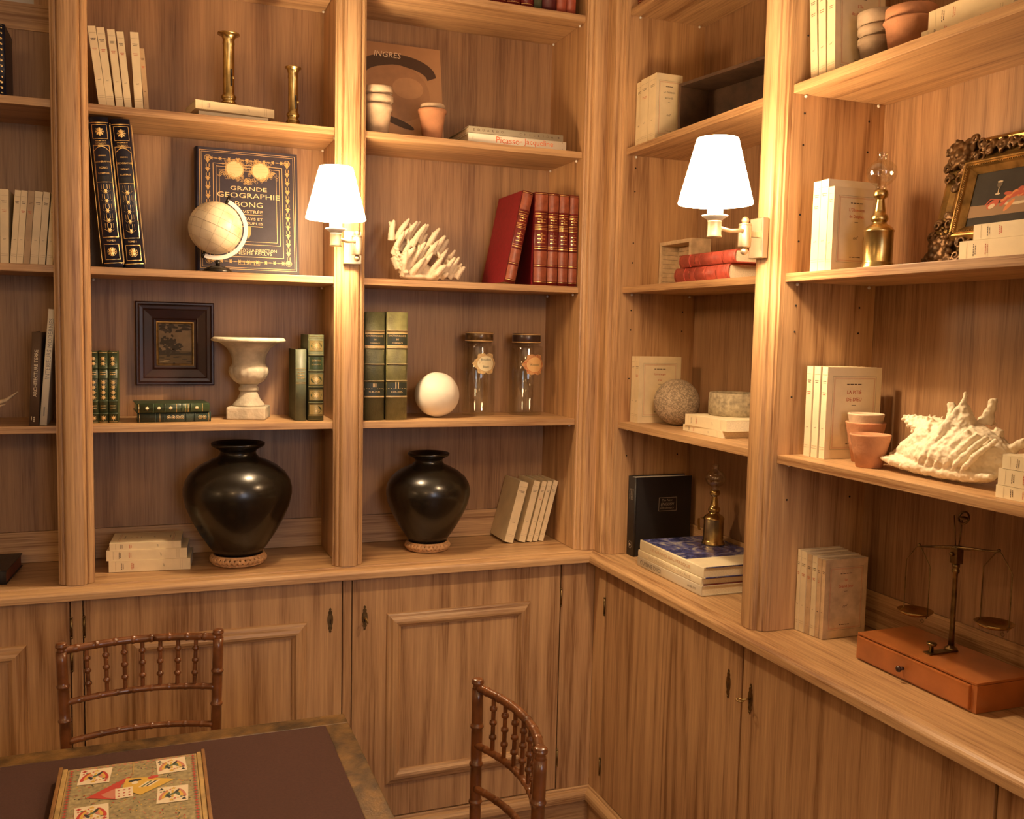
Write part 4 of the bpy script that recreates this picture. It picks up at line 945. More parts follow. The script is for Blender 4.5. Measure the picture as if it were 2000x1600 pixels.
# ------------------------------------------------------------------ bay B, worktop level
for (xr, y, z, t, h, rz_, lab) in ((-1.2480, .058, .0004, .0315, .213, -5.5, 'bottom cream paperback of the three lying on the worktop, left of the big vase'), (-1.2565, .062, .0322, .0285, .210, -5.0, 'middle cream paperback of the three lying on the worktop'),
        (-1.2720, .068, .0610, .0195, .186, -4.0, 'top cream paperback of the three lying on the worktop, its cover uppermost')):
    paperback(lab, (xr, y, z), t, h, .135, rz=R(rz_-0), flat='L', group='cream paperbacks lying left of the big vase', front=front_classic((('La', .05), ('Nuit', .05))) if z > .05 else None)
VP = [(0, 0), (.060, 0), (.067, .006), (.085, .030), (.108, .065), (.130, .105), (.147, .145), (.1545, .180), (.1545, .198), (.149, .220), (.135, .243), (.110, .264), (.080, .280), (.060, .288), (.052, .297), (.0505, .305), (.056, .312), (.068, .318), (.0755, .323), (.0765, .330), (.073, .332), (.062, .326), (.045, .312), (.042, .300), (.046, .290), (.10, .25), (.14, .2), (.13, .12), (.09, .05), (.05, .012), (0, .010)]
plait_ring('larger plaited ring holding up the bigger black vase', (-1.1140, .1045, .0004), .079, .0300)
vase('larger round black vase on a plaited ring, left of the middle pilaster', (-1.1140, .1045, .0250), .985, VP)

# ================================================================== bay C, top shelf (only its bottom edge is in the frame)
def reds(D, x0, t, h):
    for f in (.03, .05, .12, .30, .5, .7, .9): D.rect(x0+.001, x0+t-.001, h*f-.0006, h*f+.0006, 0, 6)
GC0 = 'red books on the topmost shelf'
ORC = plain('orange_red_leather', (.42, .09, .045), .42, var=.2); DREDC = plain('dark_red_cloth', (.10, .012, .012), .5)
for xl, t, bd_, lab, dc in ((-.392, .047, RED, 'red gilt-banded book first from the left on the topmost shelf', reds), (-.344, .044, RED, 'red gilt-banded book second from the left on the topmost shelf', reds), (-.298, .040, RED, 'red gilt-banded book left of the olive one, topmost shelf', reds), (-.256, .026, GREENC, 'olive book between red ones on the topmost shelf', None),
        (-.229, .046, DREDC, 'dark maroon book on the topmost shelf, left of two orange-red ones', None), (-.181, .033, ORC, 'orange-red book, left of a matching pair on the topmost shelf', None), (-.147, .030, ORC, 'orange-red book, right of a matching pair on the topmost shelf', None)):
    hardback(lab, (xl, .03, Z0+.0004), t, .10 if False else .128, .09, board=bd_, deco=dc, group=GC0)
# ------------------------------------------------------------------ bay C, second row
FACEB = plain('tan_art_print', (.42, .22, .105), .42, var=.12, vscale=8)
def portrait(F, d, h):
    # generic stand-in: a dark curved band over a plain tan oval
    pts = [(d*(.5-.44*math.cos(a)), h*(.70+.20*math.sin(a))) for a in [PI*i/20 for i in range(21)]]
    inn = [(d*(.5-.34*math.cos(a)), h*(.66+.12*math.sin(a))) for a in [PI*i/20 for i in range(21)]]
    for i in range(20): F.poly([pts[i], pts[i+1], inn[i+1], inn[i]], 0)
    F.poly([(d*(.50-.36*math.cos(2*PI*i/30)), h*(.50-.29*math.sin(2*PI*i/30))) for i in range(30)], 1)
    F.poly([(d*(.62+.17*math.cos(2*PI*i/20)), h*(.56+.11*math.sin(2*PI*i/20))) for i in range(20)], 3)
    F.ell(d*.50, h*.20, d*.18, h*.035, 0, 20, 0, -.35)
    F.text('INGRES', d*.41, h*.885, w=d*.30, mi=2, shear=.2)
ib = hardback('large tan art book titled INGRES, face-out behind the clay pots', (0, 0, 0), .020, .315, .285, board=FACEB, front=portrait, dmats=[plain('dark_umber_print', (.060, .028, .016), .45), plain('warm_tan_print', (.38, .19, .09), .45, var=.1), plain('pale_print', (.80, .62, .40), .5), plain('light_tan_print', (.47, .25, .12), .45, var=.08)], bulge=.0008, pages=PAGES, over=.001)
M = Matrix.Translation((-.7805, .166, Z1+.0008)) @ Matrix.Rotation(-R(12.5), 4, 'X') @ Matrix.Rotation(-PI/2, 4, 'Z')
ib.matrix_world = M; ib.location = M.translation; ib.rotation_euler = M.to_euler()
GP = 'nested clay pots standing on the shelves'
pot('pale flower pot, lowest of three stacked in front of the tan art book', (-.7245, .062, Z1+.0004), .0435, .030, .086, CLAYL, rim=.014)
pot('pale lime-washed flower pot, middle of the stack of three by the tan art book', (-.7230, .062, Z1+.0305), .0435, .0270, .082, CLAYL, rim=.017)
pot('pale lime-washed flower pot, topmost of the stack of three by the tan art book', (-.7235, .062, Z1+.0560), .0425, .0255, .082, CLAYL, rim=.017)
pot('orange clay pot, lower of two nested by the tan art book', (-.5620, .056, Z1+.0004), .0430, .028, .089, CLAY, rim=.010)
pot('pale clay flower pot nested in the orange one beside the tan art book', (-.5610, .056, Z1+.0250), .0365, .0235, .079, CLAYL, rim=.012)
def pic(D, x0, t, h):
    c = x0+t/2
    D.text('Picasso', c, h*(1-.395), w=h*.235, rot=-PI/2, mi=0); D.text('et', c, h*(1-.53), w=h*.02, rot=-PI/2, mi=0); D.text('Jacqueline', c, h*(1-.71), w=h*.30, rot=-PI/2, mi=0)
    D.blur(c-t*.18, c+t*.18, h*.955, h*.004, 1); D.rect(x0+t*.02, x0+t*.98, h*.040, h*.044, 1)
def edu(D, x0, t, h):
    c = x0+t/2; s = 'EDUARDO   CHILLIDA'
    for i, ch in enumerate(s):
        if ch != ' ': D.text(ch, c, h*(1-.055-i*.0485), size=t*.50, rot=-PI/2, mi=0)
    D.star(c, h*.05, t*.18, 6, .5)
hardback('white Picasso et Jacqueline book lying on the upper shelf, red-orange lettering', (-.1455, .012, Z1+.0004), .0265, .318, .235, flat='L', board=plain('white_jacket', (.86, .78, .62), .45), deco=pic, dmats=[ORINK, FAINT], bulge=.0008)
hardback('grey book with spaced black letters lying on the white Picasso book', (-.1560, .014, Z1+.0275), .0195, .306, .225, flat='L', board=GREY, deco=edu, dmats=[INK], bulge=.0012)
# ------------------------------------------------------------------ bay C, red books and coral
def redsp(D, x0, t, h):
    D.rect(x0+.0008, x0+t-.0008, h*.80, h*.975, 1, 10); D.rect(x0+.0008, x0+t-.0008, h*.045, h*.195, 1, 10); D.rect(x0+.0008, x0+t-.0008, h*.225, h*.37, 1, 10)
    for f in (.035, .205, .215, .38, .395, .40, .42, .60, .615, .635, .65, .735, .75, .775, .79, .985): D.rect(x0+.001, x0+t-.001, h*f-.0005, h*f+.0005, 0, 8)
    c = x0+t/2
    for v in (.46, .50, .54, .68, .71): D.blur(c-t*.3, c+t*.3, h*v, h*.008, 0, int(v*100)); D.star(c, h*(v+.02), t*.08, 4, .4)
RM = [GOLD, REDT]
hardback('large red book leaning right with its red cloth cover showing', (-.3030, .020, Z2+.0004), .0345, .285, .215, lean=R(11.2), board=REDC, spine=RED, deco=redsp, dmats=RM, bands=(.205, .385, .79))
GR = 'upright red gilt-lettered volumes left of the corner'
for xl, t, lab in ((-.2440, .0440, 'thickest upright red volume, first right of the leaning one'), (-.1990, .0350, 'second upright red volume from the leaning one'), (-.1630, .0340, 'third upright red volume from the leaning one'), (-.1275, .0300, 'narrow red volume against the side panel by the corner')):
    hardback(lab, (xl, .014, Z2+.0004), t, .283-(xl+.244)*.02, .20, board=REDC, spine=RED, deco=redsp, dmats=RM, bands=(.205, .385, .79), group=GR)
co = thing('coral', 'bleached white finger coral standing left of the leaning red book', 'coral', (-.575, .105, Z2+.0004))
def cp(X, Y, dy=0):      # figure coordinates measured on the coral itself (mm from its left foot)
    return ((X-830)*.000161, dy, (1460-Y)*.000150)
g = Geo(); rr = random.Random(12)
g.sphere((cp(700, 1400)[0], 0, .013), .020, 16, 10, sc=(2.4, 1.4, .6)); g.sphere((cp(980, 1400)[0], 0, .012), .017, 16, 10, sc=(2.0, 1.4, .6))
g.tube([cp(700, 1330), cp(480, 1200), cp(340, 1000), cp(280, 820)], [.014, .013, .010, .006], 8)
TIPS = [(600, 215, .01), (770, 250, .02), (910, 310, .0), (1010, 290, .03), (1195, 370, .01), (1290, 520, .0), (1390, 580, .02), (1110, 650, -.025), (1530, 790, .02), (1600, 930, .01), (1450, 960, -.025), (1660, 1060, .015), (1680, 1130, -.005), (860, 690, -.03),
        (560, 430, -.01), (440, 540, -.02), (290, 270, .0), (1320, 1290, -.03), (1300, 820, -.015), (850, 240, .035), (1410, 740, .03), (1180, 980, -.035), (640, 800, -.038), (470, 900, -.042), (1000, 480, .035), (700, 420, .035), (1240, 1130, -.040), (980, 900, -.038), (820, 1010, -.045), (1000, 690, .0), (720, 560, .0), (1480, 1300, .0), (1150, 1240, -.045)]
for X, Y, dy in TIPS:
    l = rr.uniform(400, 560); bx, by = X-.55*l, Y+.95*l
    if by > 1370: k = (1370-Y)/(by-Y); bx, by = X+(bx-X)*k-60*(1-k), 1370
    bx = max(bx, 250+max(0, (by-900))*.45)
    B = cp(bx, by, dy*.35+.004); T = cp(X, Y, dy); mx_ = cp(bx*.5+X*.5-22, by*.5+Y*.5, dy*.85)
    k = rr.uniform(.9, 1.15); g.tube([B, Vector(B).lerp(Vector(mx_), .5), mx_, Vector(mx_).lerp(Vector(T), .6), T], [.0100*k, .0097*k, .0087*k, .0070*k, .0034*k], 8)
    if rr.random() < .5: q = Vector(mx_).lerp(Vector(T), .2); g.tube([q, q+Vector((rr.uniform(-.012, .004), rr.uniform(-.010, .008), rr.uniform(.010, .020)))], [.0070, .0036], 6)
for p0_, p1_, r_ in (((330, 980), (430, 1210), .019), ((430, 1210), (700, 1330), .018), ((700, 1330), (1150, 1360), .014), ((480, 900), (620, 1200), .020), ((760, 1150), (1050, 1320), .018)): g.tube([cp(*p0_), cp(*p1_)], [r_, r_], 10)
for k in range(30):
    a = rr.uniform(0, 1); q = Vector(cp(235+a*250, 760+a*620, rr.uniform(-.03, .02))); g.tube([q+Vector((.010, 0, 0)), q+Vector((rr.uniform(-.006, .002), -.004, rr.uniform(-.002, .008)))], [.0065, .0035], 6)
o = blobby('coral_body', g, CORALM, co, .0019, .0016, .012, 2); o.location.z = .003

# ------------------------------------------------------------------ bay C, third shelf
def dicosp(pal):
    def f(D, x0, t, h):
        c = x0+t/2
        for v in (.285, .295, .222, .225): D.rect(x0+.001, x0+t-.001, h*v-.0006, h*v+.0006, 0, 8)
        for v in (.675, .685, .815, .825, .69, .805): D.rect(x0+.001, x0+t-.001, h*v-.0008, h*v+.0008, 0, 8)
        D.rect(x0+.002, x0+t-.002, h*.695, h*.80, 1, 8); D.rect(x0+.002, x0+t-.002, h*.23, h*.35, 1, 8)
        E_ = Deco(lambda u, v: (D.mp(u, v)[0], D.mp(u, v)[1]-.0003, v)); E_.g = D.g
        E_.text('DICTIONNAIRE', c, h*.782, w=t*.82, mi=0, size=h*.022); E_.text('DE', c, h*.748, w=t*.12, mi=0); E_.text('COMMERCE', c, h*.715, w=t*.5, mi=0)
        E_.text(pal[0], c, h*.325, w=t*.16, mi=0); E_.text(pal[1], c, h*.265, w=t*.56, mi=0)
    return f
DKGR = plain('dark_green_label', (.022, .026, .014), .4)
GD = 'thick worn green dictionary volumes'
BANDM = plain('worn_band_leather', (.30, .22, .10), .5, var=.4)
hardback('thick green dictionary against the middle pilaster, darker of the pair', (-.7620, .040, Z3+.0004), .0600, .318, .185, board=OLIVE, spine=OLIVE, band_m=BANDM, deco=dicosp(('III', 'SUR-ZUR')), dmats=[GOLDP, DKGR], bands=(.215, .365, .52, .67, .83), bulge=.006)
hardback('thick green dictionary next to the white stone ball, paler and scuffed', (-.6970, .038, Z3+.0004), .0640, .320, .185, board=OLIVE, spine=OLIVEL, band_m=BANDM, deco=dicosp(('II', 'COC-SUC')), dmats=[GOLDP, DKGR], bands=(.215, .365, .52, .67, .83), bulge=.006)
g = Geo(); g.sphere((0, 0, 0), .0692, 48, 28)
for i, v in enumerate(g.v):
    p = Vector(v); n_ = noise.noise(p*28)*.0016+noise.noise(p*9)*.0018; p = p+p.normalized()*n_; g.v[i] = tuple(p)
o = obj('stone_ball', g, WHITESTONE); o.location = (-.5190, .109, Z3+.0712); tag(o, 'white stone ball beside the thick green dictionaries', 'ball')
def jar(label, loc, r, h, lidm, words, lab_m, rz):
    root = thing('glass_jar', label, 'jar', loc, (0, 0, rz)); hb = h-.040
    g = Geo(); g.lathe([(0, 0), (r-.003, 0), (r, .004), (r, hb-.006), (r-.003, hb), (r*.80, hb+.002), (r*.78, hb+.008), (r*.78-.003, hb+.008), (r*.80-.003, hb-.002), (r-.0055, hb-.004), (r-.0035, hb-.009), (r-.0035, .010), (r-.008, .006), (0, .006)], 48); obj('glass_body', g, GLASS, root)
    g = Geo(); rl = r*.83; g.lathe([(0, h), (rl-.002, h), (rl, h-.002), (rl, hb+.0098), (rl-.002, hb+.0085), (0, hb+.0085)], 44); obj('lid', g, lidm, root)
    g = Geo(); 
    for z in (hb+.0100, h-.0045): g.lathe([(rl+.0002, z), (rl+.0012, z+.0005), (rl+.0012, z+.0025), (rl+.0002, z+.003)], 44)
    obj('lid_band', g, GOLDP, root, fixn=False)
    rr_ = r+.0006
    def wrap(off): return lambda u, v: ((rr_+off)*math.sin(u/rr_), -(rr_+off)*math.cos(u/rr_), v)
    D = Deco(wrap(0)); cz = hb*.735; ru, rv = .0400, .0335
    n = 40; ring_ = []
    for i in range(n):
        a = 2*PI*i/n; k = 1+.10*math.cos(6*a)+.05*math.cos(14*a); ring_.append((ru*k*math.cos(a), cz+rv*k*math.sin(a)))
    for i in range(n):
        for j in range(4):
            a, b_ = j/4, (j+1)/4; p, q = ring_[i], ring_[(i+1) % n]
            D.poly([(p[0]*a, cz+(p[1]-cz)*a), (p[0]*b_, cz+(p[1]-cz)*b_), (q[0]*b_, cz+(q[1]-cz)*b_), (q[0]*a, cz+(q[1]-cz)*a)] if j else [(0, cz), (p[0]*b_, cz+(p[1]-cz)*b_), (q[0]*b_, cz+(q[1]-cz)*b_)], 0)
    E_ = Deco(wrap(.0003)); E_.g = D.g
    for i in range(32):
        a, b_ = 2*PI*i/32, 2*PI*(i+1)/32
        for j in range(3):
            k0, k1 = .72*j/3, .72*(j+1)/3; P_ = lambda a_, k_: (ru*k_*math.cos(a_), cz+rv*k_*math.sin(a_))
            E_.poly([P_(a, k0), P_(a, k1), P_(b_, k1), P_(b_, k0)] if j else [(0, cz), P_(a, k1), P_(b_, k1)], 1)
    F_ = Deco(wrap(.0006)); F_.g = D.g
    F_.ring(0, cz, ru*.76, .0008, 3, 32, rv*.76)
    rr__ = random.Random(5)
    for i in range(30):
        a = rr__.uniform(0, 2*PI); F_.ell(ru*.88*math.cos(a), cz+rv*.88*math.sin(a), .0022, .0010, 3, 6, 0, a)
    for s, dz, w_ in words: F_.text(s, 0, cz+dz, w=w_, mi=2)
    D.obj('label', lab_m, root)
    return root
LIDM = plain('mottled_brown_lid', (.12, .065, .025), .25, var=.7, vscale=60); LIDD = plain('dark_brown_lid', (.05, .025, .018), .3, var=.3)
GRN = plain('green_black_print', (.05, .055, .02), .5)
jar('glass apothecary jar labelled Bouillon Blanc, nearer the white stone ball', (-.3560, .188, Z3+.0004), .0545, .267, LIDM, (('Bouillon', .013, .034), ('Blanc', -.010, .022)), [plain('ochre_label', (.72, .50, .22), .55, var=.2, vscale=80), plain('cream_label', (.84, .74, .46), .55), GRN, FAINT], R(6))
jar('glass apothecary jar labelled Kousso, next to the side panel', (-.1970, .176, Z3+.0004), .0560, .265, LIDD, (('Kousso', .0, .032),), [plain('orange_ochre_label', (.70, .36, .13), .55, var=.25, vscale=80), plain('orange_label', (.80, .50, .20), .55), GRN, REDINK], R(10))

# ------------------------------------------------------------------ bay C, worktop level
plait_ring('smaller plaited ring holding up the smaller black vase', (-.5390, .1210, .0004), .0705, .0280)
vase('smaller round black vase on a plaited ring, right of the middle pilaster', (-.5390, .1210, .0235), .850, VP)
GC = 'cream paperbacks leaning right beside the smaller black vase'
for xr, t, ln, h, lab in ((-.2620, .0300, 14.5, .203, 'thickest cream paperback, at the front of the five leaning ones, its back cover showing'), (-.2190, .0220, 14.0, .205, 'second of five cream paperbacks leaning right by the smaller vase'),
        (-.1955, .0165, 14.0, .204, 'middle one of five cream paperbacks leaning right by the smaller vase'), (-.1755, .0160, 14.0, .204, 'fourth of five cream paperbacks leaning right by the smaller vase'), (-.1545, .0165, 14.0, .204, 'last of five cream paperbacks leaning right, nearest the corner')):
    paperback(lab, (xr+.010, .118, .0004), t, h, .135, lean=R(ln), group=GC)

# ================================================================== bay D (right wall, next to the corner)
hardback('dark red book on the topmost shelf just right of the corner', (.022, -.112, Z0+.0004), .030, .128, .09, rz=RW, board=RED, deco=reds)
hardback('red book second from the corner on the topmost shelf, right wall', (.022, -.143, Z0+.0004), .028, .128, .09, rz=RW, board=RED, deco=reds)
GD1 = 'cream paperbacks left of the dark open box'
for y, t, lab, fr in ((-.1150, .036, 'cream paperback nearest the corner on the upper right-wall shelf', None), (-.1530, .046, 'middle cream paperback left of the dark open box', None), (-.2010, .043, 'cream paperback with its Le medecin cover showing, left of the dark open box', front_classic((('Le médecin', .048), ('accordé', .048)), red=0))):
    paperback(lab, (.020 if t > .04 else .026, y, Z1+.0004), t, .193, .093 if fr is None else .086, rz=RW, front=fr, group=GD1)
bx = thing('wooden_box', 'dark old wooden box lying open towards the room, upper right-wall shelf', 'box', (.070, -.2860, Z1+.0004), (0, 0, RW+R(9)))
L_, H_, D_ = .375, .157, .11
for nm, q in (('box_side', (0, .009, 0, D_, 0, H_)), ('box_side', (L_-.009, L_, 0, D_, 0, H_)), ('box_top', (.0092, L_-.0092, 0, D_, H_-.009, H_)), ('box_bottom', (.0092, L_-.0092, 0, D_, 0, .009)), ('box_back', (.0092, L_-.0092, D_-.006, D_, .0092, H_-.0092))):
    g = Geo(); g.box(*q, bev=.001); obj(nm, g, DARKWOOD, bx)
# limewashed little box + red books
lb = thing('wooden_box', 'small limewashed box standing open towards the room, left of the red books', 'box', (.120, -.1190, Z2+.0004), (0, 0, RW))
L_, H_, D_ = .181, .138, .068
for nm, q in (('box_side', (0, .012, 0, D_, 0, H_)), ('box_side', (L_-.012, L_, 0, D_, 0, H_)), ('box_top', (.0122, L_-.0122, 0, D_, H_-.011, H_)), ('box_bottom', (.0122, L_-.0122, 0, D_, 0, .008))):
    g = Geo(); g.box(*q, bev=.0008); obj(nm, g, LIMEWOOD, lb)
g = Geo(); rr = random.Random(3)
for i in range(9): z = .009+i*.0130; g.box(.0122, L_-.0122, D_-.006-rr.uniform(0, .002), D_-.001, z, z+.0115)
obj('slatted_back', g, LIMEWOOD, lb); D = Deco(lambda u, v: (u, -.0003, v))
g = Geo()
for i in range(8): g.box(.0118, .0128, .006, D_-.010, .018+i*.0135, .0188+i*.0135)
obj('ruled_marks', g, INK, lb)
def redflat(D, x0, t, h):
    for f in (.03, .05, .19, .21, .40, .42, .60, .62, .80, .97): D.rect(x0+.001, x0+t-.001, h*f-.0006, h*f+.0006, 0, 8)
    for k in range(9): D.rect(x0+t*.12, x0+t*.88, h*(.44+k*.017), h*(.443+k*.017), 0, 6)
    D.blur(x0+t*.2, x0+t*.8, h*.70, h*.02, 0, 2)
SALM = plain('salmon_red_leather', (.50, .085, .055), .4, var=.3, vscale=50, bump=.4)
hardback('lower faded red leather book lying under its pair, behind the right wall lamp', (.022, -.6500, Z2+.0004), .0390, .262, .092, rz=RW, flat='L', board=SALM, deco=redflat, dmats=[plain('brown_tooling', (.22, .045, .022), .5)], bands=(.20, .41, .61, .80), bulge=.007)
hardback('upper faded red leather book lying on its pair, behind the right wall lamp', (.020, -.6780, Z2+.0400), .0330, .258, .088, rz=RW+R(1), flat='L', board=SALM, deco=redflat, dmats=[plain('brown_tooling', (.22, .045, .022), .5)], bands=(.20, .41, .61, .80), bulge=.006)
# ------------------------------------------------------------------ bay D, third shelf
GD3 = 'cream paperbacks behind the speckled stone ball'
paperback('slim cream paperback nearest the corner, behind the speckled stone ball', (.040, -.1125, Z3+.0004), .0215, .203, .140, rz=RW, group=GD3)
paperback('cream paperback whose red-titled Les oranges cover shows behind the speckled ball', (.040, -.1350, Z3+.0004), .0260, .203, .146, rz=RW, group=GD3, front=front_classic((('Les oranges', .044), ('d’or', .044))))
g = Geo(); g.sphere((0, 0, 0), .0688, 48, 28)
for i, v in enumerate(g.v):
    p = Vector(v); p = p+p.normalized()*(noise.noise(p*60)*.0011+noise.noise(p*14)*.0012); g.v[i] = tuple(p)
o = obj('stone_ball', g, SPECK); o.location = (.1310, -.2350, Z3+.0702); tag(o, 'speckled grey-brown stone ball in front of the cream paperbacks, right wall', 'ball')
paperback('lower cream paperback lying under the stone bowl', (.064, -.5780, Z3+.0004), .0185, .205, .140, rz=RW-R(2), flat='L', mark=True, cov=CREAM2)
paperback('upper thicker cream paperback lying directly under the stone bowl', (.066, -.5960, Z3+.0192), .0300, .205, .140, rz=RW, flat='L', mark=True, cov=CREAM2)
g = Geo(); g.lathe([(0, 0), (.066, 0), (.070, .003), (.0715, .030), (.0705, .061), (.068, .064), (.062, .063), (.060, .060), (.058, .02), (.050, .012), (0, .012)], 56, mod=lambda a, r, z: r*(1+.006*math.sin(5*a+z*90)))
o = obj('stone_bowl', g, plain('rough_tufa_stone', (.40, .32, .20), .9, bump=1.0, bscale=140, var=.4, vscale=90)); o.location = (.1830, -.4560, Z3+.0496); tag(o, 'rough grey stone bowl standing on two lying cream paperbacks', 'bowl')
# ------------------------------------------------------------------ bay D, worktop
def dic(F, d, h):
    F.frame(d*.42, d*.74, h*.56, h*.735, .0013); F.text('The New', d*.57, h*.700, w=d*.19, shear=.3); F.text('ENGLISH', d*.575, h*.650, w=d*.235, shear=.25); F.text('Dictionary', d*.575, h*.598, w=d*.245, shear=.3)
def dics(D, x0, t, h):
    c = x0+t/2
    for i, s in enumerate(('The New', 'ENGLISH', 'Dictionary')): D.text(s, c-t*.22+i*t*.22, h*.78, w=h*.14, rot=-PI/2, shear=.2)
    D.ring(c, h*.14, t*.26, .0008, 0, 18); D.star(c, h*.14, t*.18, 6, .4)
hardback('tall black New English Dictionary standing just right of the corner', (.042, -.1135, .0004), .0440, .247, .200, rz=RW, lean=R(1.0)*0, board=BLK, deco=dics, front=dic, dmats=[plain('silver_stamping', (.46, .38, .28), .4)], bulge=.001, pages=plain('white_pages', (.80, .74, .64), .7))
def spine_words(txts, mi=0):
    def f(D, x0, t, h):
        for s, a, w_, sz in txts: D.text(s, x0+t/2, h*(1-a), w=h*w_, size=t*sz, rot=-PI/2, mi=mi)
    return f
GREYJ = plain('pale_grey_jacket', (.62, .53, .38), .35)
hardback('bottom book of the art-book stack under the small brass oil lamp, dark lettering', (.006, -.6020, .0004), .0275, .350, .245, rz=RW, flat='L', board=GREYJ, pages=PAGES, deco=spine_words((('CUISINE D’ICI', .22, .34, .62), ('ALBUM', .86, .12, .3))), dmats=[plain('grey_brown_print', (.16, .12, .09), .5)], bulge=.001)
hardback('middle book of the art-book stack, pale jacket over a dark red board', (.006, -.6000, .0284), .0195, .345, .245, rz=RW, flat='L', board=plain('dark_red_board', (.16, .022, .018), .5), spine=CREAM2, deco=spine_words((('LES MAISONS DU VOYAGE', .52, .66, .5),)), dmats=[plain('faint_jacket_print', (.60, .46, .28), .5)], bulge=.001)
tb = hardback('top book of the art-book stack, blue marbled cover under the small oil lamp', (.008, -.6060, .0484), .0300, .345, .240, rz=RW, flat='L', board=MARBLE, spine=CREAM2, deco=spine_words((('LE GRAND BAL MASQUE', .50, .62, .42),)), dmats=[plain('faint_orange_print', (.66, .36, .16), .5)], bulge=.001)
g = Geo(); g.box(.0301, .0305, .002, .239, .002, .095); obj('title_band', g, CREAM2, tb)
def oil_lamp(label, loc, rz, s=1.0):
    root = thing('oil_lamp', label, 'lamp', loc, (0, 0, rz))
    q = lambda P: [(r*s, z*s) for r, z in P]
    g = Geo(); g.lathe(q([(0, 0), (.0345, 0), (.0350, .003), (.0325, .006), (.0325, .010), (.0305, .012), (.0300, .014), (.0300, .076), (.0315, .078), (.0310, .080), (.0255, .087), (.016, .093), (.0145, .096), (.0145, .099), (0, .099)]), 44); obj('reservoir', g, BRASS, root)
    g = Geo(); g.lathe(q([(0, .0992), (.0165, .0992), (.0180, .103), (.0175, .108), (.0160, .112), (.0125, .114), (.0115, .122), (.0080, .142), (.0078, .146), (.0135, .149), (.0150, .154), (.0145, .160), (.0125, .164), (.0115, .164), (.012, .155), (0, .152)]), 36); obj('burner', g, BRASS, root)
    g = Geo(); pts = [(-.0295, 0, .072), (-.045, 0, .073), (-.0535, 0, .070), (-.0540, 0, .060), (-.0525, 0, .040), (-.049, 0, .034)]
    for a, b in zip(pts, pts[1:]):
        a, b = Vector(a)*s, Vector(b)*s; g.add([a+Vector((0, -.006*s, 0)), a+Vector((0, .006*s, 0)), b+Vector((0, .006*s, 0)), b+Vector((0, -.006*s, 0)), a+Vector((.0012, -.006*s, .0012)), a+Vector((.0012, .006*s, .0012)), b+Vector((.0012, .006*s, .0012)), b+Vector((.0012, -.006*s, .0012))], [(0, 1, 2, 3), (7, 6, 5, 4), (0, 3, 7, 4), (1, 5, 6, 2), (0, 4, 5, 1), (3, 2, 6, 7)])
    obj('strap_handle', g, BRASS, root)
    P = [(.0118, .1645), (.0112, .171), (.0135, .1745), (.0215, .1800), (.0285, .1890), (.0315, .2000), (.0290, .2110), (.0220, .2200), (.0130, .2255), (.0098, .2300), (.0105, .2370), (.0125, .2420)]
    Q = [(r-.0010, z) for r, z in P[::-1]]
    g = Geo(); g.lathe(q(P+Q+[P[0]]), 40); obj('glass_chimney', g, GLASS, root)
    return root
oil_lamp('small brass oil lamp with glass chimney on the stack of art books', (.190, -.3680, .0788), RW+R(25), .97)

# ================================================================== bay E, upper shelf
GE1 = 'cream paperbacks left of the clay pots, upper shelf of the right wall'
for y, t, ln, lab, fr in ((-.9270, .0225, -5.4, 'first of three cream paperbacks left of the clay pots, touching the pilaster', None), (-.9530, .0235, -4.6, 'middle of three cream paperbacks left of the clay pots', None), (-.9800, .0245, -3.6, 'third cream paperback, its shaded L’ile des hommes cover beside the clay pots', front_classic((("L’île", .05), ('des hommes', .05))))):
    paperback(lab, (.026, y, Z1E+.0004), t, .205, .130 if fr is None else .135, rz=RW, lean=R(ln), front=fr, group=GE1)
pot('grey-brown clay pot, lowest of the stack left of the orange pots', (.095, -1.0500, Z1E+.0004), .0400, .0285, .068, CLAYG, rim=.014)
pot('grey-brown clay pot, middle of the stack left of the orange pots', (.095, -1.0500, Z1E+.0260), .0405, .0265, .066, CLAYG, rim=.014)
pot('grey-brown clay pot, topmost of the stack left of the orange pots', (.096, -1.0505, Z1E+.0560), .0430, .0255, .066, CLAYG, rim=.026)
pot('wide orange terracotta pot, lower of the nested pair on the upper right shelf', (.095, -1.1420, Z1E+.0004), .0525, .036, .078, CLAY, rim=.004)
pot('orange terracotta pot nested in the wide one on the upper right shelf', (.096, -1.1425, Z1E+.0290), .0495, .034, .074, CLAY, rim=.022)
paperback('lower cream paperback lying at the upper right edge, beside the orange pots', (.030, -1.4460, Z1E+.0004), .0200, .205, .140, rz=RW, flat='L')
paperback('upper cream paperback lying at the upper right edge, beside the orange pots', (.035, -1.4640, Z1E+.0210), .0340, .212, .140, rz=RW, flat='L')
# ------------------------------------------------------------------ bay E, second shelf
GE2 = 'cream paperbacks left of the larger oil lamp'
paperback('taller cream paperback at the left of the three beside the larger oil lamp', (.008, -.9760, Z2+.0004), .0240, .193, .125, rz=RW, group=GE2, cov=CREAM2)
paperback('taller cream paperback in the middle of the three beside the larger oil lamp', (.008, -1.0010, Z2+.0004), .0240, .194, .130, rz=RW, group=GE2, cov=CREAM2)
paperback('shorter paperback with its L’Obsession de Delphes cover behind the larger oil lamp', (.008, -1.0265, Z2+.0004), .0175, .176, .122, rz=RW, group=GE2, front=front_classic((('L’Obsession', .052), ('de Delphes', .052))))
oil_lamp('larger-looking brass oil lamp with round glass chimney, left of the gilt frame', (.055, -1.1290, Z2+.0004), RW-R(12), .97)
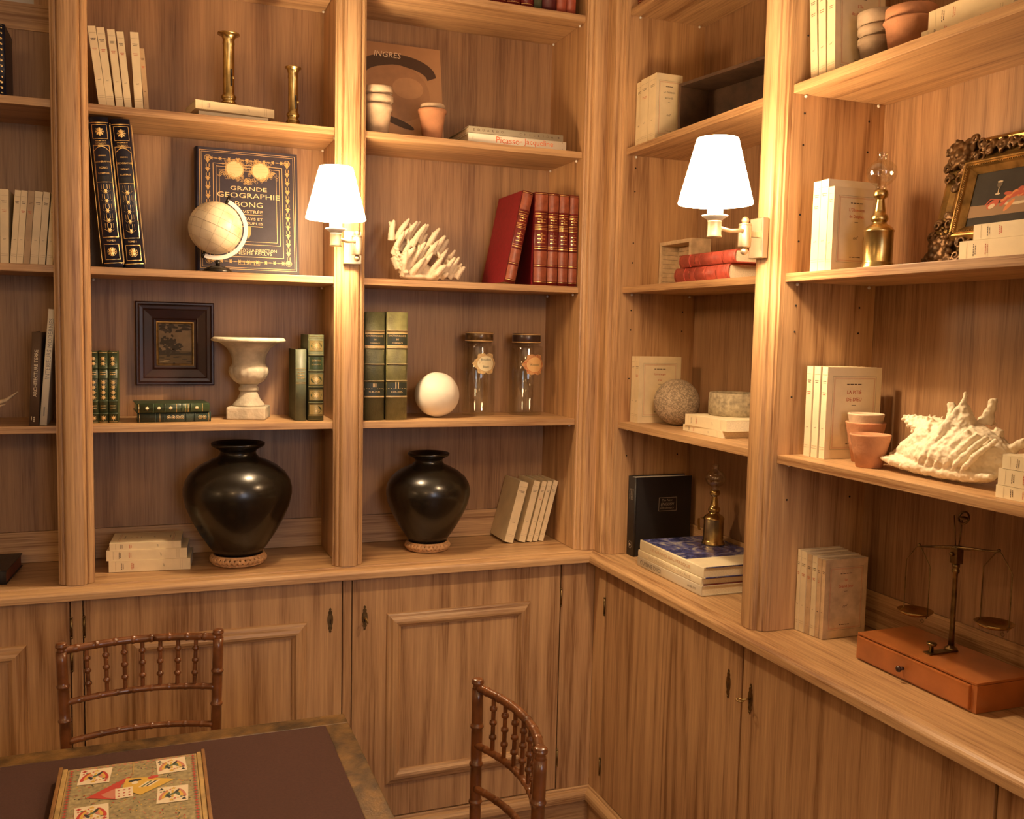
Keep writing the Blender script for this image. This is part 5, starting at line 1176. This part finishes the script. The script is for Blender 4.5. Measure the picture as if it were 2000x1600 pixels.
# gilt-framed still life
fr = thing('framed_picture', 'ornate antique gilt frame with a lobster still life, leaning at the right edge', 'picture', (.172, -1.3760, Z2+.130))
fr.rotation_euler = (Matrix.Rotation(RW, 4, 'Z') @ Matrix.Rotation(-R(13), 4, 'X')).to_euler()
HW, HH = .197, .128
PR = [(0, -.012), (0, .004), (.004, .010), (.010, .012), (.018, .008), (.030, .005), (.042, .010), (.050, .018), (.053, .021), (.056, .021), (.058, .018), (.060, .020), (.063, .020), (.065, .016), (.068, .013), (.075, .006), (.075, -.012)]
frame_sweep(HW, HH, PR, GILT, fr)
g = Geo()
for side in range(4):          # beaded inner edge
    L1 = (2*(HW-.062) if side % 2 == 0 else 2*(HH-.062)); n = int(L1/.0042)
    for i in range(n):
        t_ = -L1/2+L1*(i+.5)/n; x_, z_ = ((t_, (HH-.0615)*(1 if side == 0 else -1)) if side % 2 == 0 else ((HW-.0615)*(1 if side == 1 else -1), t_)); g.sphere((x_, -.0215, z_), .0017, 6, 4)
o = obj('beading', g, GILT, fr); o['kind'] = 'stuff'
def scroll(g, cx, cz, r0, turns, dr, th, ph, y=-.014):
    pts = []; n = int(18*turns)
    for i in range(n+1):
        a = ph+dr*2*PI*turns*i/n; r_ = r0*(1-.75*i/n); pts.append((cx+r_*math.cos(a), y-.004*i/n, cz+r_*math.sin(a)))
    g.tube(pts, [th*(1-.4*i/n) for i in range(n+1)], 6)
for sx_ in (-1, 1):
    for sz_ in (-1, 1):
        g = Geo(); rr = random.Random(9+sx_+3*sz_); X0, Z0_ = sx_*(HW-.031), sz_*(HH-.030)
        g.sphere((X0, -.020, Z0_), .011, 14, 8, sc=(1, .7, 1))
        for k in range(8):
            a = 2*PI*k/8; g.sphere((X0+.017*math.cos(a), -.018, Z0_+.017*math.sin(a)), .0085, 12, 8, sc=(1, .55, 1)); a += PI/8; g.sphere((X0+.026*math.cos(a), -.014, Z0_+.026*math.sin(a)), .0085, 12, 8, sc=(1, .5, 1))
        for (dx, dz, r_, ph, di) in ((.052, .012, .014, 2, 1), (.048, -.016, .011, 0, -1), (.012, .052, .014, 2, -1), (-.016, .050, .011, 0, 1), (-.024, -.016, .014, 3, 1), (.072, .004, .009, 1, 1), (.004, .070, .009, 1, -1), (-.026, .026, .010, 1, 1), (.028, -.026, .010, 3, -1)):
            scroll(g, X0-sx_*dx, Z0_-sz_*dz, r_, 1.35, di, .0042, ph+rr.uniform(-.3, .3))
        for k in range(34): a = rr.uniform(0, 2*PI); q = rr.uniform(.012, .040); g.sphere((X0+q*math.cos(a)-sx_*.004, -.014-rr.uniform(0, .006), Z0_+q*math.sin(a)-sz_*.004), rr.uniform(.0035, .0062), 8, 6)
        blobby('corner_ornament', g, GILTD, fr, .0018, .0010, .008, 1)
for (x_, z_, ln_) in ((0, HH-.028, 1), (0, -HH+.028, 1), (-.082, HH-.026, .7), (.082, HH-.026, .7)):
    g = Geo(); rr = random.Random(int(x_*100)+5)
    for s in (-1, 1):
        scroll(g, x_+s*.022*ln_, z_, .013, 1.3, s, .004, PI/2); scroll(g, x_+s*.045*ln_, z_+.004, .010, 1.2, -s, .0035, -PI/2)
        for k in range(8): g.sphere((x_+s*rr.uniform(.0, .05)*ln_, -.012, z_+rr.uniform(-.012, .012)), rr.uniform(.003, .006), 8, 6)
    blobby('edge_ornament', g, GILTD, fr, .0018, .0010, .008, 1)
PBG = plain('painted_dark_ground', (.026, .020, .012), .8, var=.4, vscale=20)
def still(D):
    mp0 = D.mp; D.mp = lambda u, v: mp0(u, v*.9+.013)
    rr = random.Random(6)
    D.poly([(-.125, -.055), (.125, -.055), (.125, -.014), (.02, -.020), (-.06, -.030), (-.125, -.028)], 0)
    D.ell(.012, -.022, .060, .013, 1, 24, 0, .12); D.ell(.012, -.020, .052, .009, 2, 24, 0, .12)
    for k in range(40): D.ell(rr.gauss(.018, .020), -.008+rr.gauss(0, .006), rr.uniform(.005, .010), rr.uniform(.003, .005), rr.choice((3, 3, 4)), 8, 0, rr.uniform(-.4, .7))
    for k in range(16): D.ell(-.045+k*.004, -.020+k*.0008+rr.uniform(-.003, .003), .008, .0035, rr.choice((3, 4)), 8, 0, .4)
    D.ell(-.068, -.030, .015, .008, 3, 14, 0, .5); D.ell(-.070, -.034, .008, .005, 1, 12, 0, .4); D.curve([(-.05, -.022), (-.075, -.018), (-.085, -.030)], .0025, 3)
    D.ell(-.030, -.036, .016, .005, 4, 12, 0, .9); D.ell(-.044, -.030, .010, .004, 3, 12, 0, .7)
    for k in range(6): D.ell(.055+.018*(k % 3), -.030-.007*(k//3), .010, .008, 5, 12)
    for k in range(60): a = rr.uniform(0, 6.3); q = rr.uniform(0, .024); D.ell(.070+q*math.cos(a), .026+q*math.sin(a), rr.uniform(.003, .009), .0022, rr.choice((6, 7)), 7, 0, a+1)
    for k in range(14): D.ell(.030+rr.gauss(0, .006), .012+rr.gauss(0, .006), .005, .003, rr.choice((5, 6)), 7)
    D.curve([(-.062, -.008), (-.062, .008)], .0018, 1); D.ell(-.062, .014, .006, .008, 8, 12); D.ell(-.062, -.008, .006, .002, 1, 10); D.ell(-.062, .019, .0065, .002, 1, 10)
daub(PBG, .1225, .0535, [plain('painted_table', (.26, .155, .075), .7), plain('painted_plate', (.60, .48, .32), .7), plain('painted_plate_shade', (.30, .20, .12), .7), plain('painted_red', (.42, .075, .03), .7), plain('painted_orange', (.58, .20, .06), .7), plain('painted_lemon', (.62, .42, .08), .7), plain('painted_green', (.07, .10, .03), .7), plain('painted_pale_green', (.22, .26, .08), .7), plain('painted_glass', (.10, .07, .04), .3)], still, fr)
paperback('lower cream paperback lying in front of the gilt frame, right edge', (.028, -1.572, Z2+.0004), .0340, .208, .095, rz=RW, flat='L', cov=CREAM2)
paperback('upper cream paperback lying in front of the gilt frame, right edge', (.030, -1.590, Z2+.0350), .0270, .198, .090, rz=RW, flat='L', cov=CREAM2)
# ------------------------------------------------------------------ bay E, third shelf
GE3 = 'cream paperbacks left of the small clay pots, third shelf of the right wall'
paperback('thin cream paperback nearest the pilaster, left of the La pitie de Dieu book', (.056, -.9230, Z3+.0004), .0215, .206, .135, rz=RW-R(3), group=GE3, cov=CREAM2)
paperback('thin cream paperback in the middle, left of the La pitie de Dieu book', (.058, -.9465, Z3+.0004), .0215, .206, .135, rz=RW-R(3)*1, group=GE3, cov=CREAM2)
paperback('cream LA PITIE DE DIEU paperback with its red-titled cover behind the small clay pots', (.060, -.9710, Z3+.0004), .0190, .206, .145, rz=RW-R(-4)*0-R(3), group=GE3, cov=CREAM2, front=front_classic((('LA PITIÉ', .058), ('DE DIEU', .058))))
pot('taller rose clay pot, lower of the nested pair behind the small front pot', (.1260, -1.0410, Z3+.0004), .0430, .0265, .088, CLAY, rim=0)
pot('pale mossy clay pot nested in the taller rose one, behind the small front pot', (.1260, -1.0410, Z3+.0300), .0390, .0250, .077, CLAYL, rim=0)
pot('small rose clay pot standing alone in front, left of the conch shell', (.0740, -1.1150, Z3+.0004), .0420, .0265, .070, CLAY, rim=0)
cs = thing('conch_shell', 'large white conch shell with knobbly spire, third shelf of the right wall', 'shell', (.120, -1.3250, Z3+.0004), (0, 0, RW))
def sp_(px, py, d=0): return ((px-1888)*.00124, d, (917+(px-1735)*.172-py)*.00108)
g = Geo()
body = [((1735, 899), .006), ((1752, 903), .012), ((1780, 903), .022), ((1815, 898), .036), ((1850, 892), .047), ((1890, 892), .053), ((1925, 905), .047), ((1950, 918), .036), ((1968, 925), .022)]
g.tube([sp_(*p, -.004) for p, r in body], [r for p, r in body], 20)
lip = [((1745, 906), .006), ((1770, 912), .012), ((1800, 919), .015), ((1850, 929), .016), ((1900, 937), .016), ((1940, 942), .013), ((1966, 942), .007)]
for dd in (-.020, -.034, -.048): g.tube([sp_(p[0]+(0 if dd > -.04 else 4), p[1]+(-6 if dd > -.03 else 0), dd) for p, r in lip], [r*(1 if dd > -.04 else .75) for p, r in lip], 12)
g.tube([sp_(1745, 899, -.006), sp_(1775, 893, -.012), sp_(1810, 880, -.012), sp_(1840, 866, -.008)], [.008, .020, .030, .034], 16)
g.tube([sp_(1790, 905, -.024), sp_(1840, 900, -.030), sp_(1890, 902, -.032), sp_(1935, 918, -.028)], [.018, .032, .036, .026], 16)
g.tube([sp_(1840, 872), sp_(1815, 856), sp_(1790, 845), sp_(1770, 835), sp_(1755, 829)], [.036, .028, .019, .011, .004], 14)
rr = random.Random(5)
for k in range(40):            # knobs winding round the spire
    t_ = k/40; c = Vector(sp_(1835-80*t_, 868-38*t_)); r_ = .030*(1-t_)+.004; a = k*1.05; ax = Vector((0, math.cos(a), math.sin(a))); g.tube([c+ax*r_*.7, c+ax*(r_+.011*(1-.5*t_))], [.0055*(1-.4*t_), .0028], 6)
for a, b, r0, r1, d in (((1884, 850), (1886, 791), .030, .0035, -.012), ((1856, 856), (1847, 808), .022, .0065, .004), ((1900, 848), (1911, 806), .018, .0065, .028), ((1955, 900), (1983, 884), .013, .0065, .01), ((1834, 862), (1829, 832), .010, .003, .0), ((1815, 854), (1812, 826), .008, .0025, -.004), ((1930, 880), (1936, 860), .018, .008, .012)):
    A, B = Vector(sp_(*a, d)), Vector(sp_(*b, d)); g.tube([A, A.lerp(B, .35), A.lerp(B, .7), B], [r0, r0*.55+r1*.2, r1*1.3, r1], 10)
for i in range(6):             # folds running down the last whorl
    u = 1858+i*17; g.tube([sp_(u+22, 850+i*6, -.034), sp_(u+8, 876+i*5, -.055), sp_(u-10, 902+i*4, -.062), sp_(u-26, 926+i*2, -.054)], [.0045, .0060, .0055, .003], 8)
g.tube([sp_(1886, 812, -.014), sp_(1876, 850, -.036), sp_(1858, 885, -.050), sp_(1838, 915, -.052)], [.006, .012, .011, .006], 10)
o = blobby('shell_body', g, SHELL, cs, .0020, .0070, .011, 5); o.location.z = .0095
for i, (y, z, t, h, lab) in enumerate(((-1.6700, .0004, .0220, .196, 'bottom cream paperback of three lying right of the conch shell'), (-1.6590, .0230, .0285, .202-.02, 'middle cream paperback of three lying right of the conch shell'), (-1.6740, .0522, .0240, .190, 'top cream paperback of three lying right of the conch shell'))):
    paperback(lab, (.030, y, Z3+z), t, h, .140, rz=RW, flat='L', cov=CREAM2, group='cream paperbacks lying right of the conch shell')
# ------------------------------------------------------------------ bay E, worktop
GE0 = 'old cream paperbacks standing left of the balance scale'
OLDC = plain('old_buff_cover', (.62, .42, .23), .7, var=.25, vscale=30)
y = -.9040
for i, (t, h, c_, lab) in enumerate(((.0105, .192, CREAM, 'thin old paperback against the pilaster, far left of the Le Grand Jour row'), (.0175, .190, CREAM, 'thickest old paperback, second in the Le Grand Jour row'), (.0150, .187, OLDC, 'buff paperback third in the Le Grand Jour row'), (.0150, .187, CREAM, 'paperback fourth in the Le Grand Jour row, small red title on its spine'),
        (.0120, .184, OLDC, 'thin buff paperback fifth in the Le Grand Jour row'), (.0115, .184, OLDC, 'old paperback with its Le Grand Jour cover facing the room'))):
    paperback(lab, (.070+i*.0022, y, .0004), t, h, .120, rz=RW, cov=c_, group=GE0, front=front_classic((('Le', .048), ('Grand Jour', .056)), red=2) if i == 5 else None); y -= t+.0006
bs = thing('balance_scale', 'brass balance scale on a cherry wood drawer box, right end of the worktop', 'scale', (.147, -1.2675, .0004), (0, 0, RW))
g = Geo(); g.box(-.1565, .1565, -.075, .075, .052, .057, bev=.0012); g.box(-.1575, .1575, -.068, .075, 0, .0518); g.box(-.1575, -.1525, -.0745, -.068, 0, .0518); g.box(.1445, .1575, -.0745, -.068, 0, .0518); g.box(-.1525, .1445, -.0745, -.068, 0, .004); obj('base_box', g, CHERRY, bs)
g = Geo(); g.box(-.1520, .1440, -.0805, -.0682, .0045, .0500, bev=.0012); dr = obj('drawer', g, CHERRY, bs)
g = Geo(); g.tube([(-.018, -.0806, .026), (-.018, -.0885, .026)], .0035, 10); g.sphere((-.018, -.0925, .026), .0065, 14, 10, sc=(1, .8, 1)); obj('drawer_knob', g, ROSEWOOD, dr)
g = Geo(); g.box(-.010, .010, -.040, .034, .0572, .0602, bev=.001); g.lathe([(0, 0), (.013, 0), (.012, .004), (.0075, .006), (.006, .010), (0, .010)], 24, (0, .024, .0603)); obj('foot_plate', g, DBRASS, bs)
g = Geo(); g.lathe([(0, 0), (.0045, 0), (.004, .012), (.009, .014), (.0105, .017), (.009, .0195), (0, .020)], 24, (0, -.028, .0603)); obj('lever_button', g, DBRASS, bs)
g = Geo(); g.lathe([(0, .070), (.0062, .070), (.0052, .10), (.0050, .19), (.0048, .218), (.0075, .221), (.0075, .225), (.0055, .228), (.0075, .232), (.0072, .238), (0, .238)], 24, (0, .024, 0)); obj('column', g, DBRASS, bs)
g = Geo(); g.box(-.009, .009, .015, .033, .2385, .272, bev=.0015); g.sphere((-.002, .012, .258), .0045, 10, 8); obj('pivot_head', g, DBRASS, bs)
g = Geo(); g.tube([(-.004, .024, .272), (-.012, .024, .335)], .0012, 6); g.tube([(.004, .024, .272), (.008, .024, .328)], .0012, 6); g.torus((.012, .024, .334), .012, .0022, 20, 6, M=Matrix.Rotation(PI/2*.8, 4, 'X')); g.sphere((.012, .024, .334), .009, 12, 8, sc=(1, 1, .35)); obj('carrying_hook', g, DBRASS, bs)
tl = R(9.5); bl = .1005; xa, za = -bl*math.cos(tl), .268-bl*math.sin(tl); xb, zb = bl*math.cos(tl), .268+bl*math.sin(tl)
g = Geo(); g.tube([(xa, .024, za), (xa*.5, .024, (za+.271)/2), (0, .024, .271), (xb*.5, .024, (zb+.271)/2), (xb, .024, zb)], [.0016, .0028, .0042, .0028, .0016], 8); obj('beam', g, DBRASS, bs)
for (x, z) in ((xa, za), (xb, zb)):
    g = Geo()
    for s in (-1, 1): g.tube([(x, .024, z+.002), (x+s*.008, .024, z-.004), (x+s*.033, .024, z-.036), (x+s*.033, .024, z-.142), (x+s*.030, .024, z-.148)], .00115, 6)
    g.sphere((x, .024, z+.003), .0035, 8, 6); g.torus((x+.020, .024, z-.156), .004, .0007, 12, 5, M=Matrix.Rotation(PI/2, 4, 'X')); obj('stirrup', g, DBRASS, bs)
    g = Geo(); g.lathe([(0, -.009), (.015, -.0075), (.028, -.003), (.0355, .003), (.0365, .003), (.0288, -.0042), (.015, -.0088), (0, -.0103)], 36, (x, .024, z-.141)); obj('pan', g, BRASS, bs)
